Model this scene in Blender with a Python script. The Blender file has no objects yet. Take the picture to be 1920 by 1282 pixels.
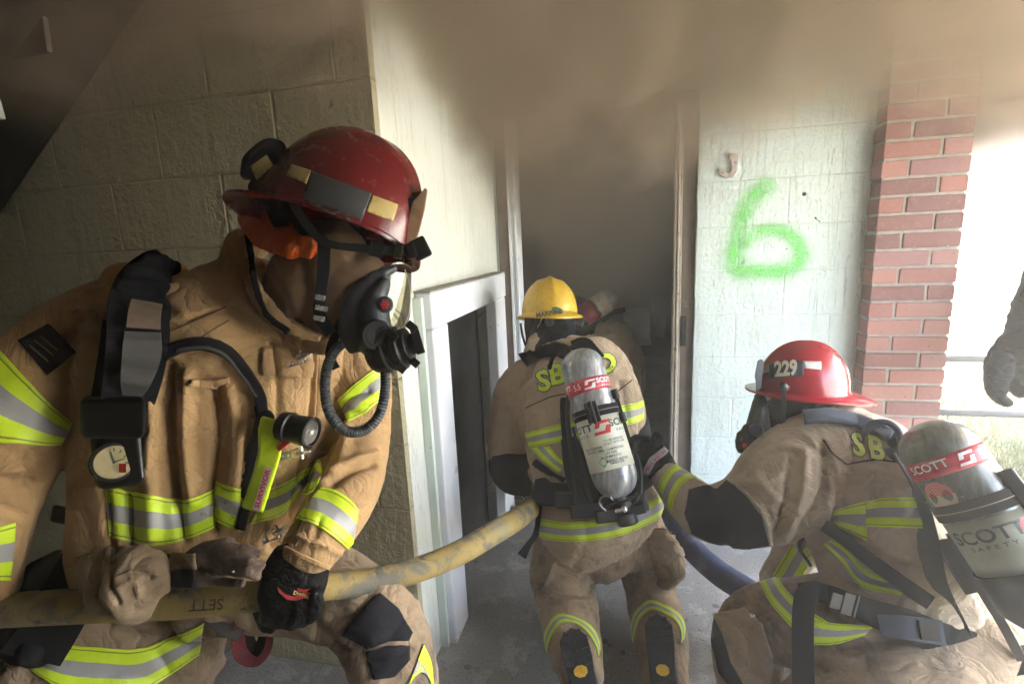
import bpy, bmesh, math, random
import numpy as np
from mathutils import Vector, Matrix, noise as mnoise
from mathutils.bvhtree import BVHTree
random.seed(7); rng = np.random.default_rng(5)
S = bpy.context.scene
COL = S.collection
# ---------------------------------------------------------------- camera (orientation solved from vanishing points)
CX, CY, F = 960.0, 641.0, 932.0
H = 1.42
M = np.array([[0.974365039, 0.00096471786, 0.224970756],
              [0.220431098, 0.195824836, -0.955543178],
              [-0.0449766909, 0.980638416, 0.190592220]])
ORG = np.array([0, 0, H])
def ray(px, py): return M @ np.array([(px-CX)/F, -(py-CY)/F, -1.0])
def P(px, py, d): return Vector(ORG + ray(px, py)*d)
def onX(px, py, x): r = ray(px, py); return Vector(ORG + r*(x/r[0]))
def onY(px, py, y): r = ray(px, py); return Vector(ORG + r*(y/r[1]))
def onZ(px, py, z): r = ray(px, py); return Vector(ORG + r*((z-H)/r[2]))
def proj(V):
    c = (np.asarray(V)-ORG) @ M
    d = -c[..., 2]
    return np.stack([CX + F*c[..., 0]/d, CY - F*c[..., 1]/d, d], -1)
cam = bpy.data.objects.new('camera', bpy.data.cameras.new('camera')); COL.objects.link(cam)
m4 = Matrix(M.tolist()).to_4x4(); m4.translation = Vector(ORG)
cam.matrix_world = m4
cam.data.sensor_width = 36; cam.data.lens = F/1920*36; cam.data.clip_end = 2000; cam.data.clip_start = .02
S.camera = cam
# ---------------------------------------------------------------- tags / linking
def tag(o, label=None, cat=None, group=None, kind=None):
    if label: o['label'] = label
    if cat: o['category'] = cat
    if group: o['group'] = group
    if kind: o['kind'] = kind
    return o
def empty(name, loc, label, cat, group=None):
    o = bpy.data.objects.new(name, None); COL.objects.link(o); o.location = loc; o.empty_display_size = .1
    return tag(o, label, cat, group)
def link(name, me, mats, parent=None, smooth=True):
    o = bpy.data.objects.new(name, me); COL.objects.link(o)
    for m in (mats if isinstance(mats, (list, tuple)) else [mats]): me.materials.append(m)
    if smooth: me.polygons.foreach_set('use_smooth', [True]*len(me.polygons))
    if parent is not None:
        o.parent = parent
        w = parent.matrix_world if parent.type != 'EMPTY' else Matrix.Translation(parent.location)
        o.matrix_parent_inverse = Matrix.Translation(-root_loc(parent))
    return o
def root_loc(p):
    # every mesh is built in world coordinates; only the root Empty is off the origin
    return Vector(p.location) if p.type == 'EMPTY' else Vector((0, 0, 0))
def pydata(v, f, mi=None):
    me = bpy.data.meshes.new('m'); me.from_pydata([tuple(x) for x in v], [], f); me.update()
    if mi is not None:
        me.polygons.foreach_set('material_index', mi)
    return me
class MB:
    "collects shapes into one mesh"
    def __init__(s): s.v = []; s.f = []; s.m = []
    def add(s, v, f, mi=0):
        n = len(s.v); s.v += [tuple(x) for x in v]; s.f += [tuple(i+n for i in q) for q in f]
        s.m += ([mi]*len(f) if isinstance(mi, int) else list(mi)); return s
    def box(s, a, b, mi=0, rot=None, piv=None):
        x0, y0, z0 = a; x1, y1, z1 = b
        v = [Vector(q) for q in ((x0,y0,z0),(x1,y0,z0),(x1,y1,z0),(x0,y1,z0),(x0,y0,z1),(x1,y0,z1),(x1,y1,z1),(x0,y1,z1))]
        if rot is not None:
            p = Vector(piv) if piv is not None else sum(v, Vector())/8
            v = [rot @ (q-p)+p for q in v]
        return s.add(v, [(0,3,2,1),(4,5,6,7),(0,1,5,4),(1,2,6,5),(2,3,7,6),(3,0,4,7)], mi)
    def obox(s, c, ax, sz, mi=0):
        "oriented box: centre, 3 axes, full sizes"
        c = Vector(c); X, Y, Z = [Vector(a).normalized()*(t/2) for a, t in zip(ax, sz)]
        v = [c+X*i+Y*j+Z*k for k in (-1, 1) for i, j in ((-1,-1),(1,-1),(1,1),(-1,1))]
        return s.add(v, [(0,3,2,1),(4,5,6,7),(0,1,5,4),(1,2,6,5),(2,3,7,6),(3,0,4,7)], mi)
    def tube(s, pts, rad, n=12, mi=0, caps=True):
        pts = [Vector(p) for p in pts]
        rad = rad if isinstance(rad, (list, tuple)) else [rad]*len(pts)
        fr = frames(pts); v = []
        for p, (a, b), r in zip(pts, fr, rad):
            for k in range(n):
                t = 2*math.pi*k/n; v.append(p + (a*math.cos(t)+b*math.sin(t))*r)
        f = [(i*n+k, i*n+(k+1) % n, (i+1)*n+(k+1) % n, (i+1)*n+k) for i in range(len(pts)-1) for k in range(n)]
        if caps: f += [tuple(range(n-1, -1, -1)), tuple((len(pts)-1)*n+k for k in range(n))]
        return s.add(v, f, mi)
    def lathe(s, a, b, prof, n=32, mi=0, up=None):
        "profile (t along a->b in metres, radius[, mat])"
        a = Vector(a); d = (Vector(b)-a).normalized()
        u = d.orthogonal().normalized() if up is None else (Vector(up)-d*d.dot(Vector(up))).normalized()
        w = d.cross(u); v = []; f = []; mm = []
        for q in prof:
            for k in range(n):
                t = 2*math.pi*k/n; v.append(a+d*q[0]+(u*math.cos(t)+w*math.sin(t))*q[1])
        for i in range(len(prof)-1):
            for k in range(n):
                f.append((i*n+k, i*n+(k+1) % n, (i+1)*n+(k+1) % n, (i+1)*n+k)); mm.append(prof[i][2] if len(prof[i]) > 2 else mi)
        return s.add(v, f, mm)
    def ell(s, c, r, rot=None, n=20, m=12, mi=0):
        c = Vector(c); v = []; f = []
        rr = (r, r, r) if not isinstance(r, (list, tuple)) else r
        for i in range(m+1):
            ph = math.pi*i/m
            for k in range(n):
                t = 2*math.pi*k/n
                q = Vector((rr[0]*math.sin(ph)*math.cos(t), rr[1]*math.sin(ph)*math.sin(t), rr[2]*math.cos(ph)))
                if rot is not None: q = rot @ q
                v.append(c+q)
        for i in range(m):
            for k in range(n): f.append((i*n+k, (i+1)*n+k, (i+1)*n+(k+1) % n, i*n+(k+1) % n))
        return s.add(v, f, mi)
    def mesh(s):
        me = pydata(s.v, s.f, s.m); bm = bmesh.new(); bm.from_mesh(me)
        bmesh.ops.remove_doubles(bm, verts=bm.verts, dist=1e-5)
        bmesh.ops.recalc_face_normals(bm, faces=bm.faces); bm.to_mesh(me); bm.free(); return me
    def build(s, name, mats, parent=None, smooth=False, bevel=0, seg=2, wn=False):
        o = link(name, s.mesh(), mats, parent, smooth)
        if bevel:
            b = o.modifiers.new('b', 'BEVEL'); b.width = bevel; b.segments = seg; b.limit_method = 'ANGLE'; b.angle_limit = .7
        if smooth:
            auto_smooth(o)
        return o
def auto_smooth(o, ang=40):
    me = o.data; c = math.cos(math.radians(ang))
    bm = bmesh.new(); bm.from_mesh(me)
    for e in bm.edges:
        if len(e.link_faces) == 2 and e.link_faces[0].normal.dot(e.link_faces[1].normal) < c: e.smooth = False
    bm.to_mesh(me); bm.free()
def frames(pts):
    n = len(pts); T = []
    for i in range(n):
        t = pts[min(i+1, n-1)]-pts[max(i-1, 0)]; T.append(t.normalized() if t.length > 1e-9 else Vector((0, 0, 1)))
    a = T[0].orthogonal().normalized(); out = []
    for t in T:
        a = (a-t*a.dot(t)); a = a.normalized() if a.length > 1e-6 else t.orthogonal().normalized()
        out.append((a, t.cross(a)))
    return out
def cr(pts, per=8):
    "Catmull-Rom through tuples of any length"
    A = np.array(pts, float)
    if len(A) < 3: 
        t = np.linspace(0, 1, per+1)[:, None]; return A[0]*(1-t)+A[-1]*t
    Q = np.vstack([2*A[0]-A[1], A, 2*A[-1]-A[-2]]); out = []
    for i in range(1, len(Q)-2):
        p0, p1, p2, p3 = Q[i-1:i+3]
        for k in range(per):
            t = k/per
            out.append(.5*((2*p1)+(p2-p0)*t+(2*p0-5*p1+4*p2-p3)*t*t+(-p0+3*p1-3*p2+p3)*t**3))
    out.append(A[-1]); return np.array(out)
# ---------------------------------------------------------------- vector value noise
def _hash(i, j, k, s):
    h = (i*374761393 + j*668265263 + k*2147483647 + s*1274126177) & 0xffffffff
    h = ((h ^ (h >> 13))*1274126177) & 0xffffffff
    return ((h ^ (h >> 16)) & 0xffff)/65535.0
def vnoise(V, seed=0):
    V = np.asarray(V, float); i = np.floor(V).astype(np.int64); f = V-i; f = f*f*(3-2*f); r = 0
    for a in (0, 1):
        for b in (0, 1):
            for c in (0, 1):
                w = (f[:, 0] if a else 1-f[:, 0])*(f[:, 1] if b else 1-f[:, 1])*(f[:, 2] if c else 1-f[:, 2])
                r = r+w*_hash(i[:, 0]+a, i[:, 1]+b, i[:, 2]+c, seed)
    return r
def fbm(V, o=3, seed=0):
    r = 0; a = .5; t = 0
    for k in range(o): r = r+a*vnoise(np.asarray(V)*2**k, seed+k); t += a; a *= .5
    return r/t
# ---------------------------------------------------------------- node materials
class NT:
    def __init__(s, name):
        s.m = bpy.data.materials.new(name); s.m.use_nodes = True; s.t = s.m.node_tree; s.t.nodes.clear()
        s.out = s.n('ShaderNodeOutputMaterial')
    def n(s, ty, **k):
        q = s.t.nodes.new(ty)
        for a, b in k.items():
            if a.startswith('i_'):
                key = a[2:]; key = int(key) if key.isdigit() else key.replace('_', ' ')
                s.set(q.inputs[key], b)
            else: setattr(q, a, b)
        return q
    def set(s, inp, v):
        if isinstance(v, bpy.types.NodeSocket): s.t.links.new(v, inp)
        elif isinstance(v, bpy.types.Node): s.t.links.new(v.outputs[0], inp)
        else:
            if isinstance(v, (tuple, list)) and inp.type == 'RGBA' and len(v) == 3: v = (*v, 1)
            inp.default_value = v
    def math(s, op, a, b=0, c=0, clamp=False):
        q = s.n('ShaderNodeMath', operation=op, use_clamp=clamp); s.set(q.inputs[0], a); s.set(q.inputs[1], b); s.set(q.inputs[2], c); return q.outputs[0]
    def obj(s): return s.n('ShaderNodeTexCoord').outputs['Object']
    def noise(s, scale, detail=3, vec=None, rough=.5, dist=0):
        q = s.n('ShaderNodeTexNoise'); s.set(q.inputs['Vector'], vec or s.obj()); s.set(q.inputs['Scale'], scale); s.set(q.inputs['Detail'], detail); s.set(q.inputs['Roughness'], rough); s.set(q.inputs['Distortion'], dist); return q.outputs['Fac']
    def mapp(s, sc=(1, 1, 1), loc=(0, 0, 0), rot=(0, 0, 0), vec=None):
        q = s.n('ShaderNodeMapping'); s.set(q.inputs[0], vec or s.obj()); q.inputs['Scale'].default_value = sc; q.inputs['Location'].default_value = loc; q.inputs['Rotation'].default_value = rot; return q.outputs[0]
    def ramp(s, fac, stops, interp='LINEAR'):
        q = s.n('ShaderNodeValToRGB'); s.set(q.inputs[0], fac); q.color_ramp.interpolation = interp; e = q.color_ramp.elements
        while len(e) < len(stops): e.new(.5)
        for el, (p, c) in zip(e, stops): el.position = p; el.color = (*((c, c, c) if not isinstance(c, (tuple, list)) else c), 1)
        return q.outputs[0]
    def smooth(s, v, a, b, lo=0, hi=1):
        q = s.n('ShaderNodeMapRange', interpolation_type='SMOOTHSTEP'); s.set(q.inputs[0], v)
        for i, x in enumerate((a, b, lo, hi)): s.set(q.inputs[i+1], x)
        return q.outputs[0]
    def mix(s, f, a, b, bt='MIX'):
        q = s.n('ShaderNodeMix', data_type='RGBA', blend_type=bt); s.set(q.inputs[0], f); s.set(q.inputs[6], a); s.set(q.inputs[7], b); return q.outputs[2]
    def bump(s, h, strength=.3, dist=.01, nrm=None):
        q = s.n('ShaderNodeBump'); s.set(q.inputs['Height'], h); q.inputs['Strength'].default_value = strength; q.inputs['Distance'].default_value = dist
        if nrm is not None: s.set(q.inputs['Normal'], nrm)
        return q.outputs[0]
    def bsdf(s, color, rough=.6, metal=0, normal=None, **k):
        q = s.n('ShaderNodeBsdfPrincipled'); s.set(q.inputs['Base Color'], color); s.set(q.inputs['Roughness'], rough); s.set(q.inputs['Metallic'], metal)
        if normal is not None: s.set(q.inputs['Normal'], normal)
        for a, b in k.items(): s.set(q.inputs[a.replace('_', ' ')], b)
        s.t.links.new(q.outputs[0], s.out.inputs[0]); return q
def simple(name, c, rough=.5, metal=0, var=.25, vs=9, bscale=0, bstr=.2, bdist=.003, dirt=None, dirt_s=5, dirt_t=(.5, .7), **k):
    t = NT(name); n1 = t.noise(vs, 4)
    lo = tuple(x*(1-var) for x in c); hi = tuple(min(1, x*(1+var*.6)) for x in c)
    col = t.ramp(n1, [(.3, lo), (.7, hi)])
    if dirt: col = t.mix(t.smooth(t.noise(dirt_s, 6, rough=.65), *dirt_t), col, dirt)
    nr = t.bump(t.noise(bscale, 3), bstr, bdist) if bscale else None
    r = t.ramp(t.noise(vs*2, 3), [(.3, max(0, rough-.12)), (.7, min(1, rough+.12))])
    t.bsdf(col, r, metal, nr, **k); return t.m
# ================================================================= SETTING
def painted(name, base, axis, jn=1.15, block=False, bump=.5, offx=0, stain=(.16,.14,.09), stuc=110, amt=.35, bd=.006):
    t = NT(name); o = t.obj(); sp = t.n('ShaderNodeSeparateXYZ'); t.set(sp.inputs[0], o)
    u = sp.outputs[axis]; z = sp.outputs[2]
    big = t.noise(1.7, 4); col = t.ramp(big, [(.3, tuple(x*.86 for x in base)), (.7, tuple(min(1, x*1.06) for x in base))])
    # old runs of grime down the wall
    cv = t.n('ShaderNodeCombineXYZ'); t.set(cv.inputs[0], t.math('MULTIPLY', u, 26)); t.set(cv.inputs[1], t.math('MULTIPLY', z, .4))
    wob = t.noise(2.3, 2); t.set(cv.inputs[2], t.math('MULTIPLY', wob, 2.5))
    run = t.noise(1, 5, cv.outputs[0], .6)
    thin = t.math('ABSOLUTE', t.math('SUBTRACT', run, .5))
    line = t.smooth(thin, .0, .008, 1, 0)
    brk = t.smooth(t.noise(3.1, 3), .38, .58)
    col = t.mix(t.math('MULTIPLY', t.math('MULTIPLY', line, brk), .6), col, stain)
    col = t.mix(t.math('MULTIPLY', t.smooth(run, .5, .78), amt), col, tuple(x*.6 for x in base))
    spk = t.smooth(t.noise(85, 2), .76, .80); col = t.mix(t.math('MULTIPLY', spk, .6), col, stain)
    h = t.math('ADD', t.math('MULTIPLY', t.noise(stuc, 4, rough=.6), .8), t.math('MULTIPLY', t.noise(stuc*.36, 3), .7))
    h = t.math('SUBTRACT', h, t.math('MULTIPLY', line, .22))
    if block:
        bv = t.n('ShaderNodeCombineXYZ'); t.set(bv.inputs[0], t.math('ADD', u, offx)); t.set(bv.inputs[1], z)
        wv = t.n('ShaderNodeVectorMath', operation='ADD'); t.set(wv.inputs[0], bv.outputs[0])
        b = t.n('ShaderNodeTexBrick', offset=.5); t.set(b.inputs['Vector'], bv.outputs[0])
        for k, v in (('Scale', 1), ('Mortar Size', .006), ('Mortar Smooth', .7), ('Brick Width', .4065), ('Row Height', .2082)): b.inputs[k].default_value = v
        fac = t.math('MULTIPLY', b.outputs['Fac'], t.smooth(t.noise(4, 2), .3, .6, .35, 1))
        h = t.math('SUBTRACT', h, t.math('MULTIPLY', fac, jn))
    t.bsdf(col, .55, 0, t.bump(h, bump, bd)); return t.m
PLAS_SHADED = painted('shaded_painted_block', (.43,.385,.25), 0, .55, True, 1.0, -(-1.575)+.4065*4, stuc=55, bd=.014)  # side wall paint with a darker base that carries shade and staining
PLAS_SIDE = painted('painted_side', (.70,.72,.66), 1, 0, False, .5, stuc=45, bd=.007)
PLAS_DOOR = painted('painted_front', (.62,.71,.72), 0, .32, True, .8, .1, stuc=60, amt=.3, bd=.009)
TRIM = simple('white_trim_paint', (.76,.78,.83), .45, var=.12, vs=3, bscale=14, bstr=.25, bdist=.004, dirt=(.3,.26,.2), dirt_s=14, dirt_t=(.64,.74))
TRIM2 = simple('mint_trim_paint', (.60,.68,.62), .5, var=.12, vs=4, bscale=20, bstr=.3, bdist=.003, dirt=(.25,.22,.16), dirt_s=17, dirt_t=(.62,.72))
JAMB = simple('brown_jamb_paint', (.16,.12,.10), .55, var=.3, vs=12, bscale=60, bstr=.3, dirt=(.4,.36,.3), dirt_s=20, dirt_t=(.66,.72))
JAMBL = simple('worn_beige_jamb', (.50,.44,.38), .5, var=.2, vs=16, bscale=40, bstr=.3, dirt=(.15,.11,.08), dirt_s=26, dirt_t=(.58,.68))
GREYB = simple('grey_board', (.27,.25,.235), .6, var=.25, vs=5, bscale=25, bstr=.3, dirt=(.10,.06,.04), dirt_s=6, dirt_t=(.5,.7))
DARK = simple('near_black', (.018,.017,.017), .8, var=.3, vs=4)  # near-black base for closet lining, strike plate and nails
WOOD = simple('split_wood', (.20,.14,.09), .7, var=.35, vs=30, bscale=80, bstr=.5)
METAL = simple('galvanised_steel', (.13,.135,.155), .5, .3, var=.15, vs=20, dirt=(.22,.13,.1), dirt_s=12, dirt_t=(.66,.76))
# floor
def floor_mat():
    t = NT('stained_concrete')
    c = t.ramp(t.noise(2.2, 5), [(.3, (.20,.195,.19)), (.7, (.33,.325,.32))])
    c = t.mix(t.smooth(t.noise(9, 6, rough=.7), .52, .6), c, (.35,.345,.34))
    v = t.n('ShaderNodeTexVoronoi', feature='DISTANCE_TO_EDGE'); 
    sp = t.n('ShaderNodeTexVoronoi'); t.set(sp.inputs['Vector'], t.obj()); sp.inputs['Scale'].default_value = 15; sp.inputs['Randomness'].default_value = 1
    wob = t.math('ADD', sp.outputs['Distance'], t.math('MULTIPLY', t.noise(60, 3), .22))
    keep = t.smooth(t.noise(3, 3), .45, .55)
    c = t.mix(t.math('MULTIPLY', t.math('MULTIPLY', t.smooth(wob, .27, .33, 1, 0), keep), .8), c, (.06,.055,.05))
    c = t.mix(t.smooth(t.noise(140, 2), .58, .70), c, (.07,.065,.06)); c = t.mix(t.smooth(t.noise(75, 4, rough=.8), .64, .72), c, (.42,.41,.40))
    c = t.mix(t.math('MULTIPLY', t.smooth(t.noise(1.1, 3), .5, .66), .5), c, (.09,.08,.07))
    t.bsdf(c, t.ramp(t.noise(5, 4), [(.3, .55), (.7, .85)]), 0, t.bump(t.math('ADD', t.noise(160, 3), t.math('MULTIPLY', t.noise(25, 3), .7)), .5, .004)); return t.m
FLOOR = floor_mat()
link('floor', pydata([(-6,-3.5,0),(2.0,-3.5,0),(2.0,2.553,0),(1.4,2.553,0),(1.4,3.4,0),(2.0,3.4,0),(2.0,7,0),(-6,7,0)],[(0,1,2,3,4,5,6,7)]), FLOOR, smooth=False)['kind'] = 'structure'
# outdoor ground
GR = simple('dry_lawn_soil', (.11,.13,.05), .9, var=.35, vs=3, bscale=40, bstr=.6, dirt=(.20,.18,.11), dirt_s=2.2, dirt_t=(.45,.62))
g = link('ground', pydata([(-300,-300,-.12),(300,-300,-.12),(300,400,-.12),(-300,400,-.12)],[(0,1,2,3)]), GR, smooth=False); g['kind'] = 'structure'
PAVE = simple('pale_concrete', (.62,.6,.56), .85, var=.12, vs=1, bscale=30, bstr=.3)
mb = MB(); a = onZ(1690, 585, -.11); b = onZ(2100, 668, -.11)
dr = Vector((b.x-a.x, b.y-a.y, 0)).normalized(); nr = Vector((-dr.y, dr.x, 0)); nr = nr if nr.y > 0 else -nr
q = [a-dr*30, b+dr*60, b+dr*60+nr*14, a-dr*30+nr*14]
mb.add(q, [(0,1,2,3)]); mb.build('road', PAVE)['kind'] = 'structure'
# grass blades
def grass():
    v = []; f = []
    R = np.random.default_rng(3)
    n = 0
    for k in range(26000):
        px = R.uniform(1690, 2020); py = 590+(R.uniform(0, 1)**1.3)*420
        p = onZ(px, py, -.12)
        if p.x < 2.05: continue
        h = R.uniform(.02, .06); a = R.uniform(0, 6.28); w = R.uniform(.004, .009)*max(1, p.y/5)
        d = Vector((math.cos(a), math.sin(a), 0)); l = Vector((R.normal(0, .02), R.normal(0, .02), 0))
        v += [p-d*w, p+d*w, p+l+Vector((0, 0, h))]; f.append((n, n+1, n+2)); n += 3
    return pydata(v, f)
GB = NT('grass_blade'); GB.bsdf(GB.ramp(GB.noise(3, 5), [(.35, (.07,.11,.03)), (.6, (.20,.19,.09))]), .7); GB = GB.m
tag(link('grass', grass(), GB, smooth=False), 'patchy dry lawn grass beyond the porch railing', 'grass', kind='stuff')
# ---------------------------------------------------------------- the apartment building
BL = empty('apartment_building', (-.66, 1.31, 0), 'mint painted block apartment building with a smoking open doorway', 'building')
XS, YL, YD = -.66, 1.31, 2.55
mb = MB(); mb.box((-6, YL, 0), (XS, YL+.03, 2.6)); mb.build('block_wall', PLAS_SHADED, BL)
# side wall with an opening for the hatch
y0, y1, zt = 1.60, 2.30, 1.19
mb = MB()
mb.box((XS-.05, YL+.03, 0), (XS, y0, 2.6)); mb.box((XS-.05, y1, 0), (XS, YD+.0, 2.6)); mb.box((XS-.05, y0, zt), (XS, y1, 2.6))
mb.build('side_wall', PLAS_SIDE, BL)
# thin strip that faces the camera where the corner is painted white
# door wall, opening -.64..0.33
mb = MB(); XO0, XO1, ZO = -.645, .335, 2.08
mb.box((XO1, YD, 0), (1.12, YD+.15, 2.6)); mb.box((XS-.05, YD, ZO), (XO1, YD+.15, 2.6)); mb.box((XS-.05, YD, 0), (XO0, YD+.15, ZO))
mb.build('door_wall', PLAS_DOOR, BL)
# rough broken plaster lip at the right edge of the opening
R = np.random.default_rng(9); v = []; f = []; nz = 130
for i in range(nz):
    z = i/(nz-1)*2.05; w = .006+.009*float(fbm([[z*14, 3, 1]], 3)[0])
    v += [(XO1-w, YD-.004, z), (XO1+.012, YD-.006, z), (XO1-w, YD+.05, z)]
for i in range(nz-1):
    a = i*3; f += [(a, a+1, a+4, a+3), (a+2, a, a+3, a+5)]
link('plaster_lip', pydata(v, f), PLAS_DOOR, BL, False)
# door casing
df = MB()
df.box((XO0, YD-.012, 0), (-.588, YD+.13, ZO)); df.box((.262, YD+.03, 0), (XO1-.012, YD+.13, ZO)); df.box((-.588, YD+.03, ZO-.05), (.262, YD+.13, ZO))
dfo = df.build('door_frame', JAMB, BL, bevel=.003)
st = MB()
for i, (a, b, dy) in enumerate(((-.588, -.574, -.02), (-.572, -.560, -.013), (-.558, -.545, -.02))): st.box((a, YD+dy, 0), (b, YD+.1, ZO-.05))
st.build('door_stop', TRIM, dfo, bevel=.002)
st = MB()
for i, (a, b, dy) in enumerate(((.226, .238, .03), (.240, .252, .022), (.2535, .2615, .028))): st.box((a, YD+dy, 0), (b, YD+.12, ZO-.05))
st.build('door_stop', JAMBL, dfo, bevel=.002)
p = onY(1281, 622, YD+.01)
mb = MB(); mb.box((.2635, YD+.018, p.z-.075), (.288, YD+.0295, p.z+.075)); mb.box((.270, YD+.012, p.z-.04), (.282, YD+.0175, p.z+.04)); mb.build('strike_plate', DARK, dfo, bevel=.002)
# hatch frame: boxed out from the side wall
XF = XS+.055
def fr(y_0, z_0, y_1, z_1, x1=XF): return ((XS+.001, y_0, z_0), (x1, y_1, z_1))
hf = MB(); ya, yb = 1.475, 2.47
hf.box(*fr(ya, .0, 1.615, 1.165)); hf.box(*fr(2.27, .0, yb-.01, 1.165)); hf.box(*fr(ya-.004, 1.166, yb, 1.285, XF+.003))
hfo = hf.build('hatch_frame', TRIM, BL, bevel=.006)
mb = MB(); mb.box((XS+.0005, ya-.02, 0), (XS+.03, ya-.001, 1.27)); mb.build('side_trim', TRIM2, hfo, bevel=.003)
mb = MB(); mb.box((XS+.001, ya-.01, 1.2865), (XF+.004, yb, 1.291)); mb.build('dirty_ledge', simple('sooty_ledge', (.28,.26,.22), .8, var=.4, vs=30, dirt=(.06,.05,.04), dirt_s=20), hfo)
# split board edge and leaning grey boards inside the hatch
mb = MB(); mb.box((XS-.5, 1.92, 0), (XS-.48, 2.29, 1.5), rot=Matrix.Rotation(math.radians(6), 3, 'Z'))
mb.box((XS-.20, 2.06, 0), (XS-.175, 2.262, 1.4))
mb.build('inner_board', GREYB, BL)
mb = MB(); mb.box((XS-.15, 2.264, 0), (XS-.06, 2.285, 1.4)); mb.build('inner_board', GREYB, BL)
mb = MB(); R = np.random.default_rng(4)
for k in range(7):
    y = 2.02+k*.012; z0_, z1_ = .72-.05*k, 1.22
    pts = [Vector((XS-.145+.01*math.sin(3*s+k), y+.022*math.sin(s*3.1)+R.normal(0,.002), z0_+(z1_-z0_)*s)) for s in np.linspace(0, 1, 9)]
    mb.tube(pts, [.001+.004*math.sin(math.pi*min(1, s*1.1+.05)) for s in np.linspace(0, 1, 9)], 6)
mb.build('split_wood', WOOD, BL)
mb = MB(); mb.box((XS-.173, 2.13, .95), (XS-.166, 2.20, 1.06)); mb.build('brown_plate', WOOD, BL)
# closet and room shells
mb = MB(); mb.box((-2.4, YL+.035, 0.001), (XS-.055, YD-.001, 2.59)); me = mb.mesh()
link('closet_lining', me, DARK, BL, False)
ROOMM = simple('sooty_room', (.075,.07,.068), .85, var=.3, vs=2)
mb = MB(); x0, x1, ya_, yb_ = -2.4, 2.2-1.15, YD+.151, 6.2
mb.box((x0, ya_+.3, 0.001), (x0+.05, yb_, 2.59)); mb.box((x1, ya_, 0.001), (x1+.01, yb_, 2.59)); mb.box((x0, yb_, 0.001), (x1, yb_+.05, 2.59))
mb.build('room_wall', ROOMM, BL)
# ceiling, roof slab, unseen walls added to block light from behind and left
CEIL = simple('darkened_sooty_ceiling', (.07,.06,.05), .9, var=.3, vs=2)  # sooty base, darkened further to cut bounced light
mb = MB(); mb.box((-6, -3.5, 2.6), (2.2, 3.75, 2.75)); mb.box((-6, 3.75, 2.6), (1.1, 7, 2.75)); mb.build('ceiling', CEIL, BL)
mb = MB(); mb.box((2.08, -3.4, 2.42), (2.21, 3.8, 2.599)); mb.box((1.1, 3.68, 2.42), (2.07, 3.79, 2.598)); mb.build('eave_beam', simple('eave_paint', (.35,.33,.3), .7), BL, bevel=.02)
mb = MB(); mb.box((-6.05, -3.5, 0), (-6, 7, 2.6)); mb.box((-5.99, -1.22, 0), (1.5, -1.2, 2.6)); mb.box((1.5, -1.22, 0), (1.7, .25, 2.6)); mb.build('light_block_wall', simple('dark_blocker', (.10,.08,.07), .8, var=.3, vs=6), BL)  # unseen walls, added and kept dark so light comes from the right
mb = MB(); mb.box((-6, YD+.2, 2.76), (1.1, 9, 5.6)); mb.build('upper_storey', PLAS_DOOR, BL)
# number plate letter J
jm = simple('tarnished_white_letter', (.56,.50,.48), .35, .2, var=.2, vs=40, dirt=(.3,.16,.1), dirt_s=60, dirt_t=(.6,.66))
def pxpoly(pts, fn): return [fn(*p) for p in pts]
J = [(1367,289),(1383,289),(1382,318),(1379,328),(1371,334),(1358,334),(1349,328),(1347,317),(1356,318),(1360,325),(1366,326),(1370,322),(1370,300),(1366,300)]
def plate(name, pts, fn, depth, mats, parent, out, bevel=.0015):
    v = [fn(*p) for p in pts]; n = len(v); o = Vector(out)
    vv = [q+o*.001 for q in v]+[q+o*(depth+.001) for q in v]
    me = pydata(vv, [tuple(range(n)), tuple(range(2*n-1, n-1, -1))]+[(i, (i+1) % n, n+(i+1) % n, n+i) for i in range(n)])
    bm = bmesh.new(); bm.from_mesh(me); bmesh.ops.recalc_face_normals(bm, faces=bm.faces); bm.to_mesh(me); bm.free()
    ob = link(name, me, mats, parent, False)
    if bevel: b = ob.modifiers.new('b', 'BEVEL'); b.width = bevel; b.segments = 2
    return ob
fD = lambda x, y: onY(x, y, YD)
jo = plate('letter_plate', J, fD, .016, jm, BL, (0, -1, 0))
for p in ((1376, 306), (1354, 325)): mb = MB(); q = fD(*p)+Vector((0, -.0175, 0)); mb.lathe(q, q+Vector((0, -1, 0)), [(0, .0001), (0, .0035), (.002, .003), (.0025, .0001)], 12); mb.build('nail', DARK, jo)
for p, r in (((1508, 364), .006), ((1529, 409), .003), ((1532, 412), .002), ((1536, 415), .0025), ((1475, 467), .002)):
    mb = MB(); q = fD(*p)+Vector((0, -.001, 0)); mb.lathe(q, q+Vector((0, -1, 0)), [(0, r*1.5), (.001, r), (.0011, .0001)], 10); mb.build('nail_hole', DARK, BL)
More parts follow.
